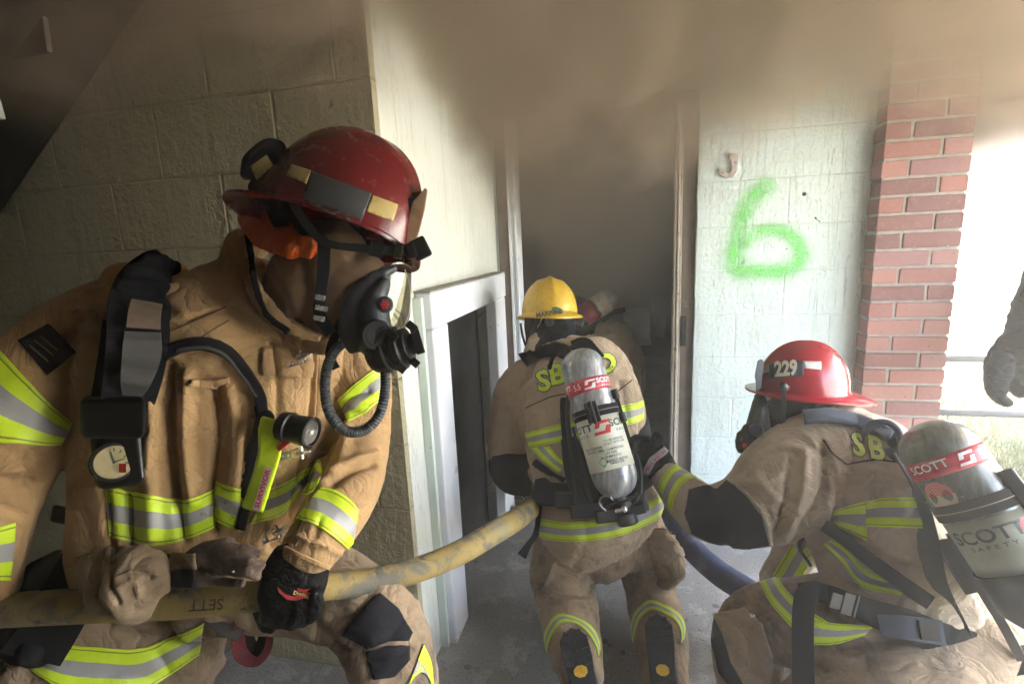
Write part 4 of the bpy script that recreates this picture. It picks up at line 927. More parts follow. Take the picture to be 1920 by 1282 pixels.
# ---------------------------------------------------------------- flashlight
fl = empty('flashlight', tuple(P(500, 870, .92)), 'bright yellow-green right angle flashlight hanging on the tan jacket', 'flashlight')
YG = simple('hi_vis_plastic', (.60,.80,.02), .35, var=.12, vs=30, dirt=(.15,.17,.03), dirt_s=30, dirt_t=(.66,.76))
d0 = .915; mb = MB(); ax = dw(500,870,d0,-52,170); sx_ = dw(500,870,d0,170,52); vv = VD(500,870)
prof = [(512,786,.036,.036),(508,812,.040,.040),(505,850,.034,.036),(494,890,.032,.034),(480,935,.032,.034),(472,956,.034,.034)]
for (x, y, a, b), (x2, y2, a2, b2) in zip(prof[:-1], prof[1:]):
    c1, c2 = P(x, y, d0), P(x2, y2, d0); v = []
    for c, s, t in ((c1, a, b), (c2, a2, b2)): v += [c-sx_*s/2*1.25-vv*t/2, c+sx_*s/2*1.25-vv*t/2, c+sx_*s/2*1.25+vv*t/2, c-sx_*s/2*1.25+vv*t/2]
    mb.add(v, [(0,1,5,4),(1,2,6,5),(2,3,7,6),(3,0,4,7)])
mb.f.append((0, 3, 2, 1)); mb.m.append(0); n_ = len(mb.v); mb.f.append((n_-4, n_-3, n_-2, n_-1)); mb.m.append(0)
fb = mb.build('body', YG, fl, bevel=.006, seg=3)
mb = MB(); a = P(530, 798, d0-.005); b = P(590, 812, d0-.02); mb.lathe(a, b, [(0,.001),(0,.026),(.018,.028),(.02,.025),(.05,.027),(.056,.0285),(.062,.0285),(.063,.024),(.059,.022)], 32); lh = mb.build('lamp_head', BLKP, fl, smooth=True)
mb = MB(); dd = (b-a).normalized(); mb.lathe(a, b, [(.058,.0001),(.0592,.0235)], 32); mb.build('lens', simple('lens_glass', (.3,.28,.25), .08, .6), lh); mb = MB(); mb.ell(a+dd*.058, .007); mb.build('bulb', CHR, lh, smooth=True)
mb = MB(); mb.obox(P(531, 834, d0-.018), (dw(531,834,.9,10,-8), dw(531,834,.9,8,10), vv), (.026, .010, .008)); mb.build('red_switch', simple('red_plastic', (.55,.02,.02), .4), fl, bevel=.002)
mb = MB(); mb.obox(P(492, 916, d0-.0195), (ax, sx_, vv), (.080, .013, .002)); lb = mb.build('label_sticker', simple('pale_pink_sticker', (.68,.5,.5), .5, var=.2, vs=80), fl)
o = text_map('label_text', 'SURVIVOR', lambda x, y: P(492, 916, d0-.0212)-ax*(x*.0155)-sx_*(y*.012), simple('red_lettering', (.5,.02,.05), .5), lb, .03)
limbf('hanging_strap', [[(505,776,.93,14,.6),(492,790,.94,14,.6),(486,810,.94,12,.6)]], BLKC, fl, .004)
# ---------------------------------------------------------------- hose
def hose_mat():
    t = NT('dirty_yellow_hose'); o = t.obj(); c = t.ramp(t.noise(5, 4), [(.3, (.25,.175,.05)), (.7, (.35,.255,.08))])
    c = t.mix(t.smooth(t.noise(9, 6, rough=.7, dist=.6), .47, .60), c, (.12,.11,.085)); c = t.mix(t.smooth(t.noise(4.5, 5), .52, .64), c, (.23,.20,.11)); c = t.mix(t.smooth(t.noise(26, 5, rough=.7), .60, .68), c, (.05,.05,.045))
    t.bsdf(c, .75, 0, t.bump(t.math('ADD', t.noise(500, 2), t.math('MULTIPLY', t.noise(45, 3), .8)), .6, .003)); return t.m
hz = [(-160,1165,.90,27.6),(-60,1150,.90,28.5),(60,1140,.90,30.4),(180,1134,.895,30.4),(300,1130,.89,29.4),(420,1122,.885,27.6),(520,1112,.89,26.7),(600,1101,.93,23.9),(680,1092,.99,23.0),(780,1068,1.08,22.5),(860,1036,1.18,22.1),(925,999,1.33,21.2),(965,975,1.55,20.2),(998,950,1.82,19.3),(1035,918,2.02,18.4),(1060,898,2.15,17.5),(1075,880,2.28,15.6),(1078,870,2.6,13.8)]
Q = cr(hz, 12); mb = MB(); mb.tube([P(*q[:3]) for q in Q], [q[3]*q[2]/F for q in Q], 32); hs = mb.build('fire_hose', hose_mat(), smooth=True)
tag(hs, 'dirty yellow fire hose running from the left foreground hands to the doorway', 'hose')
hvb = bvh(hs.data); INK = simple('worn_black_ink', (.07,.055,.03), .8, var=.6, vs=60)
text_on('stencil_text', 'SETT', hvb, (388,1132), (-30,2), (-3,28), INK, hs, .01, .0012)
# ---------------------------------------------------------------- spare gloves on the belt
sg = empty('spare_gloves', tuple(P(330, 1085, .97)), 'tan and brown leather spare gloves clipped at the belt over the hose', 'gloves')
mb = MB(); limb(mb, [(168,1040,.90,14),(172,1070,.875,22,.6),(186,1105,.855,27,.6),(212,1138,.85,24,.6)]); limb(mb, [(206,1050,.875,22,.5),(236,1064,.86,46,.45),(252,1098,.85,54,.45),(258,1130,.85,46,.45),(266,1152,.86,22,.5)]); limb(mb, [(182,1042,.885,14,.5),(230,1036,.875,16,.5),(282,1044,.87,14,.5)]); limb(mb, [(282,1046,.87,18,.5),(300,1080,.86,22,.5),(296,1110,.86,18,.5)])
me = remesh(mb.mesh(), .0045, 4); sculpt(me, amp=.006, freq=14, stretch=(1,1,1), creases=[([(205,1056),(204,1090),(222,1130)], 5, -.008), ([(215,1075),(245,1066),(285,1080)], 4, -.006), ([(222,1100),(250,1092),(262,1120)], 6, .006), ([(250,1140),(275,1110),(300,1095)], 5, -.005)]); link('tan_gauntlet', me, GLVT, sg)
limbf('brown_glove', [[(318,1075,0.895,28,.6),(365,1066,0.875,34,.6),(405,1060,0.870,32,.6)], [(396,1034,0.870,10),(430,1026,0.865,10),(462,1030,0.862,9.5),(484,1040,0.865,8)], [(400,1052,0.860,10.5),(440,1048,0.850,10.5),(470,1052,0.845,10),(492,1062,0.850,8.5)], [(400,1070,0.855,10.5),(440,1070,0.845,10.5),(468,1074,0.840,9.5),(486,1084,0.845,8)],
 [(396,1086,0.860,10),(430,1090,0.855,10),(456,1094,0.850,8.5)], [(350,1048,0.880,12),(378,1028,0.875,11),(410,1018,0.870,10),(436,1014,0.872,8)], [(255,1052,0.890,16),(300,1052,0.890,14),(330,1058,0.890,14)]], GLVN, sg, .0032, .002)
gg = bvh(bpy.data.objects['brown_glove'].data)
panel('cuff_band', gg, [(322,1040),(368,1036),(370,1066),(322,1066)], GLVT, sg, .004, .004, guess=.83); panel('cuff_lining', gg, [(322,1068),(366,1066),(370,1098),(322,1096)], PATCH, sg, .003, .003, guess=.83)
mb = MB(); mb.ell(P(437, 1071, dep(gg, 437, 1071, .81)+.011), .0025); mb.build('stud', CHR, sg, smooth=True)
# red webbing loop below the glove
rl = empty('webbing_loop', tuple(P(478, 1190, 1.0)), 'red and black webbing loop hanging below the black glove', 'strap')
free_ribbon('red_loop', [(452,1140,1.0,9),(446,1180,1.0,10),(452,1225,1.0,12),(480,1240,1.0,8),(502,1215,1.01,7),(506,1170,1.01,6),(500,1140,1.01,6)], DRED, rl, .006)
free_ribbon('black_lining', [(462,1160,1.01,9),(464,1200,1.01,12),(478,1226,1.015,14),(492,1200,1.02,9),(494,1165,1.02,8)], BLKC, rl, .003)
free_ribbon('grey_webbing', [(395,1150,1.0,16),(430,1175,.995,16),(452,1192,.995,10)], GRYC, rl, .004)
# ================================================================= AIR CYLINDER (shared)
def cyl_mat(name, c, c2):
    t = NT(name); o = t.obj(); w = t.noise(1, 6, t.mapp((90, 30, 14), rot=(.1, .25, 0)), .65, .5)
    col = t.ramp(w, [(.32, c2), (.66, c)]); col = t.mix(t.smooth(t.noise(18, 6, rough=.7), .52, .68), col, tuple(x*.45 for x in c)); col = t.mix(t.smooth(t.noise(60, 4, rough=.7), .66, .74), col, (.6,.6,.58))
    t.bsdf(col, .28, .25, t.bump(t.noise(70, 3), .15, .002), Coat_Weight=.4, Coat_Roughness=.12); return t.m
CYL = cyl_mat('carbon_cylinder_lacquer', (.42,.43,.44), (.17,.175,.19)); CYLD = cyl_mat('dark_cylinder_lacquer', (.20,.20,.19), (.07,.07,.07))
BAND = simple('red_band', (.55,.035,.06), .35, var=.2, vs=30, dirt=(.3,.05,.06), dirt_s=30, dirt_t=(.6,.72)); LAB = simple('cream_label', (.68,.68,.55), .4, var=.1, vs=12, dirt=(.35,.35,.28), dirt_s=22, dirt_t=(.63,.73))
WLAB = simple('white_print', (.85,.85,.84), .4); REDL = simple('red_logo_print', (.60,.03,.04), .4); DKL = simple('dark_label_print', (.05,.06,.06), .5); GRNL = simple('green_print', (.05,.28,.16), .5)
def tank(parent, A, B, r, front, mats=(None,), bands=(), name='cylinder'):
    "A = dome top centre, B = valve end; front = direction the label faces"
    A, B = Vector(A), Vector(B); ax = (B-A).normalized(); Lt = (B-A).length; fr_ = Vector(front); fr_ = (fr_-ax*fr_.dot(ax)).normalized(); sd2 = ax.cross(fr_)
    prof = []
    for k in range(11): t = k/10*math.pi/2; prof.append((r*.85*(1-math.cos(t)), max(.0005, r*math.sin(t))))
    L2 = Lt-r*1.05
    for s in np.linspace(.02, 1, 24): prof.append((r*.85+(L2-r*.85)*s, r))
    for k in range(1, 11): t = k/10*math.pi/2; prof.append((L2+r*1.05*math.sin(t), max(r*.17, r*math.cos(t)**.85)))
    prof.append((Lt+.02, r*.17))
    mb = MB(); mb.lathe(A, B, prof, 56); c = mb.build(name, mats[0], parent, smooth=True)
    def on(u, v, off=.0008): # u: angle radians from front (positive = sd2), v: metres along the axis
        return A+ax*v+(fr_*math.cos(u)+sd2*math.sin(u))*(r+off)
    for nm, m, v0, v1, u0, u1 in bands:
        n = 40; vv = []; f = []
        for i in range(n+1):
            u = u0+(u1-u0)*i/n
            for v_ in np.linspace(v0, v1, 4): vv.append(on(u, v_, .0006))
        f = [(i*4+j, i*4+j+1, (i+1)*4+j+1, (i+1)*4+j) for i in range(n) for j in range(3)]
        o = link(nm, pydata(vv, f), m, c); s = o.modifiers.new('s', 'SOLIDIFY'); s.thickness = .0005
    return c, on
def cyl_text(par, on, s, u, v, size, mat, r, bold=.02, sx=1, flip=1, off=.0017, nm='print', space=1.0):
    "text around the cylinder; reading direction = +u*flip, font up = -v"
    return text_map(nm, s, lambda x, y: on(u+flip*x*size*sx/r, v-flip*0-y*size, off), mat, par, bold, space)
def logo(par, on, u, v, s, mat, r, flip=1, off=.0017):
    "slanted square S-shaped emblem"
    for poly in ([(-.5,.5),(.62,.5),(.55,.28),(-.18,.28),(-.28,-.02),(-.62,-.02)], [(.5,-.5),(-.72,-.5),(-.66,-.28),(.12,-.28),(.26,.10),(.62,.10)]):
        bm = bmesh.new(); bm.faces.new([bm.verts.new((x+.12*y, y, 0)) for x, y in poly])
        for k in range(-5, 6): bmesh.ops.bisect_plane(bm, geom=bm.verts[:]+bm.edges[:]+bm.faces[:], plane_co=(k*.12, 0, 0), plane_no=(1, 0, 0))
        for w in bm.verts: w.co = on(u+flip*w.co.x*s/r, v-w.co.y*s, off)
        me = bpy.data.meshes.new('m'); bm.to_mesh(me); bm.free(); link('emblem', me, mat, par, False)
# ================================================================= PERSON KNEELING IN THE DOORWAY
p2 = empty('person', (-.1, 1.75, 0), 'person in tan gear and yellow helmet kneeling with back to us in the doorway', 'person', 'firefighters at the doorway')
t2 = [(1036,646,2.06,34,.8),(1052,672,2.05,72,.8),(1072,706,2.02,108,.68),(1082,760,1.98,116,.62),(1088,820,1.93,106,.62),(1096,880,1.88,102,.62),(1108,930,1.84,108,.64),(1124,968,1.80,118,.66),(1136,988,1.79,122,.66)]
a2l = [(1000,696,2.04,34),(978,726,2.03,44),(962,775,2.02,45),(953,830,2.01,40),(957,872,2.02,34),(985,892,2.08,30),(1030,893,2.2,26)]
a2r = [(1128,694,2.04,36),(1152,722,2.03,42),(1172,768,2.03,40),(1182,800,2.06,32),(1186,832,2.15,27),(1160,850,2.3,24)]
g2l = [(1085,1000,1.82,74),(1064,1040,1.81,66),(1054,1078,1.80,60),(1060,1118,1.76,58),(1067,1160,1.68,56),(1078,1215,1.58,52),(1092,1275,1.49,44)]
g2r = [(1180,1000,1.83,68),(1204,1040,1.84,58),(1214,1078,1.86,52),(1221,1115,1.86,46),(1232,1168,1.76,51),(1242,1225,1.65,46),(1246,1290,1.55,41)]
inner_body(p2, [t2, a2l+[(1070,905,2.3,22)], a2r, g2l, g2r], [[(1034,655,2.06,30),(1032,615,2.07,38),(1030,580,2.10,42)]], .014)
j2, j2b = garment('jacket', TAN2, p2, [t2, a2l, a2r, [(1000,700,2.04,36),(1070,690,2.05,36),(1130,698,2.04,38)]], voxel=.0085, it=5, amp=.008, freq=7, stretch=(1,1,.5), seed=11,
   creases=[([(985,700),(983,780),(990,850)], 5, -.008), ([(985,790),(1010,800)], 5, .006), ([(945,770),(970,790),(985,830)], 6, -.009), ([(960,750),(985,765)], 5, .006), ([(1165,720),(1175,780),(1190,820)], 5, -.009), ([(1005,850),(1040,870),(1060,890)], 6, .01), ([(1000,870),(1030,900)], 6, -.01), ([(930,860),(985,862)], 4, -.005), ([(1010,880),(1050,895)], 5, -.008), ([(995,760),(1020,830)], 7, .006)])
mb = MB(); limb(mb, [(958,856,2.005,41),(954,876,2.005,38),(964,894,2.03,33),(992,902,2.1,28)], r=.85); e = link('elbow_patch', remesh(mb.mesh(), .007, 4), PATCH, p2)
mb = MB(); limb(mb, [(1184,792,2.05,33),(1190,818,2.09,29),(1178,842,2.18,27)], r=.85); link('elbow_patch', remesh(mb.mesh(), .007, 4), PATCH, p2)
r2, r2b = garment('trousers', TANP, p2, [g2l, g2r, [(1075,985,1.82,60),(1130,990,1.81,95,.6),(1185,985,1.82,60)]], voxel=.0085, it=6, amp=.009, freq=8, stretch=(1,1,.7), seed=15,
   creases=[([(1005,1070),(1030,1110),(1100,1115)], 6, -.012), ([(1010,1095),(1050,1125),(1110,1128)], 6, .008), ([(1040,1055),(1020,1100),(1010,1130)], 5, .009), ([(1050,1040),(1090,1060),(1140,1020)], 8, .008), ([(1180,1080),(1220,1070),(1262,1085)], 5, -.010), ([(1120,1010),(1140,1040)], 6, -.01)])
mb = MB(); limb(mb, [(1238,1002,1.76,20),(1250,1030,1.75,27),(1256,1062,1.76,28),(1246,1088,1.78,20)], r=.9); limb(mb, [(1215,1000,1.765,20,.5),(1225,1030,1.76,22,.5),(1235,1055,1.76,20,.5)])
me = remesh(mb.mesh(), .006, 3); sculpt(me, amp=.009, freq=12, stretch=(1,1,1), creases=[([(1240,1055),(1262,1090)], 4, -.01)]); ck = link('cargo_pocket', me, TANP, p2); ckb = bvh(me)
panel('pocket_flap', ckb, [(1208,988),(1246,975),(1262,1000),(1268,1038),(1252,1054),(1232,1048),(1218,1030)], TAN2, ck, .008, .006, guess=None); panel('pocket_flap', ckb, [(1264,1016),(1280,1030),(1288,1040),(1276,1042),(1262,1034)], TAN2, ck, .006, .004, guess=1.75)
mb = MB(); q = P(1240, 1026, 1.70); disc(mb, q, -VD(1240, 1026), .005, .004, 12); mb.build('snap', CHR, ck)
# boots
def sole(px0, py0, d0, px1, py1, d1, w, mark):
    A, B = P(px0, py0, d0), P(px1, py1, d1); ax = (B-A).normalized(); n = -(VD(px0, py0)); n = (n-ax*n.dot(ax)).normalized(); s = ax.cross(n); mb = MB(); pts = []
    Ln = .30
    def out(t): # half width along the sole from heel
        return w*(.0 if t < 0 else (math.sin(min(1, t/.14)*math.pi/2)**.7)*(.92 if t < .3 else .92-.16*math.sin(min(1, (t-.3)/.3)*math.pi/2) if t < .6 else .76+.34*math.sin(min(1, (t-.6)/.3)*math.pi/2))*(1 if t < .86 else math.cos((t-.86)/.14*math.pi/2)**.6))
    T = [i/40 for i in range(41)]; L_ = [A+ax*Ln*t+s*max(.0008, out(t)) for t in T]; R_ = [A+ax*Ln*t-s*max(.0008, out(t)) for t in T]
    v = []; f = []; 
    for a, b in zip(L_, R_): v += [a, b, b-n*.022, a-n*.022]
    f = [(i*4+k, i*4+(k+1) % 4, (i+1)*4+(k+1) % 4, (i+1)*4+k) for i in range(40) for k in range(4)]+[(3,2,1,0),(160,161,162,163)]
    mb.add(v, f)
    boot = mb.build('boot', simple('boot_rubber', (.022,.025,.032), .6, var=.3, vs=30, bscale=200, bstr=.3) if 'boot_rubber' not in bpy.data.materials else bpy.data.materials['boot_rubber'], p2, bevel=.002)
    mb = MB()
    for lo, hi, n_ in ((.05, .34, 5), (.60, .93, 6)):
        mb = MB()
        for i in range(n_):
            t = lo+(hi-lo)*i/(n_-1)
            for sg_ in (-1, 1):
                for q in ((.66, .34),) if out(t) > w*.4 else ():
                    c = A+ax*Ln*t+s*sg_*out(t)*q[0]; e = (s*sg_+ax*(-.25 if lo < .3 else .2)).normalized(); mb.obox(c+n*.003, (e, n.cross(e), n), (out(t)*q[1]*2, .010, .007))
        for i in range(3): c = A+ax*Ln*(lo+.08+(hi-lo-.12)*i/2); mb.obox(c+n*.003, ((s+ax).normalized(), (ax-s).normalized(), n), (.011, .011, .006))
        mb.build('tread', bpy.data.materials['boot_rubber'], boot, bevel=.0015)
    c = A+ax*Ln*mark; mb = MB(); v = [c+n*.0015+(s*math.cos(k*math.pi/4+.39)*.021+ax*math.sin(k*math.pi/4+.39)*.016) for k in range(8)]; v += [q+n*.002 for q in v]
    mb.add(v, [tuple(range(7, -1, -1)), tuple(range(8, 16))]+[(k, (k+1) % 8, 8+(k+1) % 8, 8+k) for k in range(8)]); mb.build('sole_mark', simple('yellow_sole_mark', (.72,.42,.03), .5, var=.25, vs=60) if 'yellow_sole_mark' not in bpy.data.materials else bpy.data.materials['yellow_sole_mark'], boot)
    # boot upper under the sole
    mb = MB(); mb.tube([A+ax*.02-n*.055, A+ax*.10-n*.05, A+ax*.2-n*.045, A+ax*.285-n*.03], [.036, .042, .042, .024], 18); mb.build('boot_upper', bpy.data.materials['boot_rubber'], boot, smooth=True)
    mb = MB(); c2 = A+ax*Ln*(mark+.12); mb.obox(c2+n*.001, (s, ax, n), (.012, .004, .003)); mb.obox(c2+n*.0012, (ax, s, n), (.014, .004, .003)); mb.build('cross_mark', GRYC, boot)
sole(1070, 1176, 1.535, 1108, 1340, 1.36, .047, .40)
sole(1232, 1150, 1.62, 1250, 1330, 1.45, .047, .52)
trim(r2b, [(1019,1210),(1026,1176),(1048,1151),(1082,1158),(1108,1174),(1122,1200),(1124,1216)], [(1025,1224),(1036,1192),(1054,1168),(1082,1170),(1104,1190),(1116,1212),(1120,1232)], r2, nu=50, guess=1.6)
trim(r2b, [(1182,1186),(1190,1150),(1216,1126),(1246,1134),(1272,1150),(1283,1172),(1282,1196)], [(1188,1204),(1198,1166),(1220,1144),(1244,1150),(1266,1164),(1276,1184),(1276,1206)], r2, nu=50, guess=1.68)
trim(j2b, [(1016,972),(1060,979),(1110,975),(1160,965),(1200,950),(1244,921)], [(1009,1008),(1050,1014),(1100,1014),(1159,1004),(1215,982),(1259,957)], j2, nu=70)
trim(j2b, [(985,812),(1020,802),(1065,790),(1095,782)], [(993,838),(1030,832),(1066,826),(1098,820)], j2, nu=40)
trim(j2b, [(1155,762),(1190,755),(1206,750)], [(1160,802),(1192,792),(1206,785)], j2, nu=24)
trim(j2b, [(996,840),(1018,862),(1048,885)], [(1030,835),(1046,856),(1066,872)], j2, nu=24)
# collar / hood / helmet
mb = MB(); limb(mb, [(994,664,2.04,16),(1012,640,2.045,20),(1042,632,2.05,20),(1066,648,2.05,17),(1080,668,2.04,13)], r=.8); limb(mb, [(1000,668,2.03,14),(1040,652,2.03,22),(1078,668,2.03,14)])
me = remesh(mb.mesh(), .007, 3); sculpt(me, amp=.004, freq=16, stretch=(1,1,1), creases=[([(1000,650),(1035,636),(1070,652)], 3, -.004)]); cl2 = link('collar', me, TAN2, p2); c2b = bvh(me)
strip('collar_tab', c2b, [(1030,652),(1062,646)], [(1034,664),(1068,658)], LIME, None, cl2, nu=12, curve=False, off=.004)
hd2, h2b = garment('hood', HOODB, p2, [[(1028,668,2.07,42),(1031,640,2.08,46),(1032,612,2.09,48),(1031,590,2.1,46)]], voxel=.008, it=5, amp=.006, freq=12, stretch=(1,1,.6), seed=3)
YEL = helmet_mat('yellow_helmet_shell', (.72,.45,.035), (.35,.2,.03), .38, (.22,.13,.03), (.52,.66))
f2 = dw(1030, 580, 2.1, -14, 12, .22); u2 = dw(1030, 580, 2.1, 0, -100, .0)
hm2, hm2b, _ = helmet(p2, P(1030, 590, 2.11), f2, u2, YEL, L=.135, Wd=.117, Ht=.155, fr=.03, sd_=.017, bk=.040, droop=.022)
text_on('name_lettering', 'MARINI', hm2b, (1024,589), (11.3,-1.8), (-1.5,-12.5), DKL, hm2, .03, .0015, guess=None)
for o_ in (): pass
panel('round_sticker', hm2b, [(1045+11*math.cos(k*math.pi/6), 582+6.5*math.sin(k*math.pi/6)+2.5*math.cos(k*math.pi/6)) for k in range(12)], simple('green_red_sticker', (.05,.14,.09), .5, var=.8, vs=90, dirt=(.35,.05,.05), dirt_s=60), hm2, .001, .001, step=4)
mb = MB()
for x, y, w, h_ in ((1022,602,40,14),(1048,603,30,14),(1036,606,10,16)): mb.obox(P(x, y, 2.03), (dw(x,y,2,10,-.6), dw(x,y,2,.6,10), VD(x,y)), (w*2.2e-3, h_*2.2e-3, .02))
hb_ = mb.build('headband', BLKP, hm2, bevel=.006, seg=3)
mb = MB(); disc(mb, P(1030,604,2.015), -VD(1030,604), .022, .012, 16, r2=.018); disc(mb, P(1052,604,2.015), -VD(1052,604), .006, .004, 12)
mb.build('ratchet', simple('dark_ratchet', (.05,.05,.055), .35), hb_, smooth=True)
mb = MB(); mb.obox(P(1084, 604, 2.1), (dw(1084,604,2,10,4), dw(1084,604,2,-4,10), VD(1084,604)), (.05, .035, .04)); mb.build('goggle_edge', BLKP, hm2, bevel=.006)
free_ribbon('chin_strap', [(976,606,2.08,2.2),(980,630,2.06,2.2),(988,655,2.05,2.2)], BLKC, hm2, .003)
# back lettering
for ch, cx, cy in (('S', 1020, 716), ('B', 1045, 704), ('F', 1092, 694), ('D', 1135, 684)):
    text_on('letter_outline', ch, j2b, (cx, cy), (52, -11), (-9, -50), DKL, j2, .07, .0045); text_on('letter', ch, j2b, (cx, cy), (52, -11), (-9, -50), LIME, j2, .035, .0055)
ribbon('yoke_seam', j2b, [(985,765),(1030,745),(1060,738)], 2, BLKC, j2, off=.001, th=.0005, nu=24, nv=3); ribbon('yoke_seam', j2b, [(1150,740),(1185,712)], 2, BLKC, j2, off=.001, th=.0005, nu=20, nv=3)
# gloves on the hose ahead
glove('glove', GLVB, p2, [[(1040,893,2.2,24,.6),(1062,900,2.26,22,.6)]], [[(1062,892+6*k,2.27,6),(1078,896+6*k,2.3,6),(1084,904+5*k,2.33,5)] for k in range(4)]+[[(1052,884,2.24,6),(1066,878,2.28,6)]], .005)
glove('glove', GLVB, p2, [[(1160,850,2.3,22,.6),(1140,858,2.36,20,.6)]], [[(1140,848+6*k,2.37,6),(1126,852+6*k,2.4,6),(1120,860+5*k,2.43,5)] for k in range(4)]+[[(1148,842,2.34,6),(1136,838,2.37,6)]], .005)
# ---------------------------------------------------------------- air pack on the yellow helmet person
k2 = empty('air_pack', tuple(P(1125, 800, 1.75)), 'grey air cylinder with red band on the back of the yellow helmeted person', 'air pack', 'air packs worn on the back')
fr2 = -VD(1120, 790); T2A, T2B = P(1082, 655, 1.755), P(1164, 932, 1.625); rr2 = .0745
cy2, on2 = tank(k2, T2A, T2B, rr2, fr2, (CYL,), [('red_band', BAND, .118, .162, -math.pi, math.pi), ('paper_label', LAB, .245, .42, -1.75, 1.75)])
fl2 = 1 if (proj(np.array(on2(.3, .2)))[0] > proj(np.array(on2(0, .2)))[0]) else -1
U = lambda a: a*fl2
logo(cy2, on2, U(.12), .140, .030, WLAB, rr2, fl2); cyl_text(cy2, on2, 'SCOTT', U(.98), .134, .024, WLAB, rr2, .03, 1.1, fl2); cyl_text(cy2, on2, 'SAFETY', U(.98), .153, .009, WLAB, rr2, .03, 1.3, fl2, space=1.5)
cyl_text(cy2, on2, '5.5', U(-.50), .140, .028, WLAB, rr2, 0, .8, fl2); cyl_text(cy2, on2, 'SCOTT', U(-1.42), .134, .024, WLAB, rr2, .03, 1.1, fl2)
logo(cy2, on2, U(.12), .285, .044, REDL, rr2, fl2); cyl_text(cy2, on2, 'SCOTT', U(1.22), .279, .032, DKL, rr2, .03, 1.2, fl2); cyl_text(cy2, on2, 'SAFETY', U(1.22), .303, .011, DKL, rr2, .02, 1.5, fl2, space=1.6)
cyl_text(cy2, on2, 'SCOTT', U(-1.15), .279, .032, DKL, rr2, .03, 1.2, fl2); cyl_text(cy2, on2, 'SAFETY', U(-1.15), .303, .011, DKL, rr2, .02, 1.5, fl2, space=1.6)
for i, (s_, u_, v_) in enumerate((('TO BE REFILLED', .45, .330), ('ONLY WITH AIR', .45, .340), ('AIR, COMPRESSED', .25, .358), ('UN 1002', .15, .369), ('30 MINUTES', .2, .380), ('AIR CYLINDER', -.6, .345), ('SERVICE LIFE', -.6, .356), ('INSPECT BEFORE', .35, .394), ('EACH USE', .3, .402))): cyl_text(cy2, on2, s_, U(u_), v_, .0105, DKL, rr2, .01, 1, fl2)
for poly in ([(-1,0),(0,1),(1,0),(0,-1)],):
    me = pydata([on2(U(-.28)+fl2*x*.016/rr2, .392-y*.018, .0018) for x, y in poly], [(0,1,2,3)]); link('hazard_diamond', me, GRNL, cy2, False)
mb = MB(); mb.lathe(T2A, T2B, [(.215,rr2+.0012),(.215,rr2+.0045),(.248,rr2+.0045),(.248,rr2+.0012)], 56); bnd = mb.build('cylinder_strap', BLKC, k2, smooth=True)
mb = MB(); mb.lathe(T2A, T2B, [(.230,rr2+.0047),(.230,rr2+.0053),(.2325,rr2+.0053),(.2325,rr2+.0047)], 56); mb.build('strap_stitching', simple('beige_thread', (.4,.33,.24), .8), bnd)
ax2 = (T2B-T2A).normalized(); s2 = ax2.cross(fr2).normalized()
mb = MB(); c = on2(U(-.12), .232, .012); e = s2; mb.obox(c, (e, ax2, fr2), (.042, .068, .016)); mb.obox(c+fr2*.008, (e, ax2, fr2), (.012, .075, .014)); mb.obox(c+e*.012+fr2*.008, (e, ax2, fr2), (.006, .06, .012)); mb.build('strap_buckle', BLKP, bnd, bevel=.005, seg=3)
mb = MB()
for u_, v_ in ((1.25, .185), (1.3, .265), ): mb.lathe(on2(U(u_), v_-.012, .010), on2(U(u_), v_+.03, .010), [(0,.001),(0,.012),(.03,.012),(.032,.008),(.032,.001)], 18)
mb.build('strap_roller', BLKP, bnd, smooth=True)
# frame, belt, valve
fr_on('back_frame', j2b, [(1056,745,5),(1058,770,8),(1064,830,9),(1076,900,11),(1096,955,13)], BLKP, k2, .035, .010)
fr_on('back_frame', j2b, [(1066,820,15),(1082,880,24),(1100,940,24)], BLKP, k2, .02, .010)
fr_on('back_frame', j2b, [(1150,740,8),(1168,800,8),(1188,870,8),(1200,925,10)], BLKP, k2, .03, .010)
fr_on('frame_rib', j2b, [(1074,800,2.5),(1092,870,2.5),(1112,950,2.5)], GRYP, k2, .045, .003); fr_on('frame_rib', j2b, [(1062,790,2.5),(1070,860,2.5),(1080,930,2.5)], GRYP, k2, .05, .003)
ribbon('shoulder_strap', j2b, [(982,682),(1002,668),(1040,660),(1068,668)], 22, BLKC, k2, off=.018, th=.014, nu=40)
ribbon('shoulder_strap', j2b, [(1076,655),(1098,650),(1112,662),(1122,676)], 16, BLKC, k2, off=.018, th=.014, nu=30)
cable('grab_loop', [(1030,690,1.86,4),(1038,668,1.82,4),(1060,654,1.80,4),(1084,652,1.80,4),(1098,662,1.82,4)], BLKC, k2)
ribbon('lumbar_belt', j2b, [(1010,922),(1040,928),(1080,932),(1120,934),(1160,922),(1200,900),(1222,880)], 44, BLKC, k2, off=.022, th=.02, nu=60, nv=7)
free_ribbon('belt_tail', [(1013,930,1.78,5),(1010,965,1.77,5),(1004,1000,1.765,5),(990,1022,1.76,6),(978,1042,1.76,9)], BLKC, k2, .004)
ribbon('side_strap', j2b, [(1005,862),(1030,884),(1060,900)], 12, BLKC, k2, off=.012, th=.006, nu=24)
VL = Vector(T2B); mb = MB(); mb.lathe(T2B-ax2*.01, T2B+ax2*.1, [(0,.001),(0,.018),(.02,.02),(.022,.028),(.045,.028),(.046,.02),(.06,.02),(.062,.033),(.095,.033),(.098,.026),(.098,.001)], 28)
mb.obox(T2B+ax2*.045+s2*fl2*.03, (s2, ax2, fr2), (.07, .034, .036)); mb.obox(T2B+ax2*.03-s2*fl2*.035, (s2, ax2, fr2), (.06, .03, .03)); mb.build('valve', BLKP, k2, bevel=.003, smooth=True)
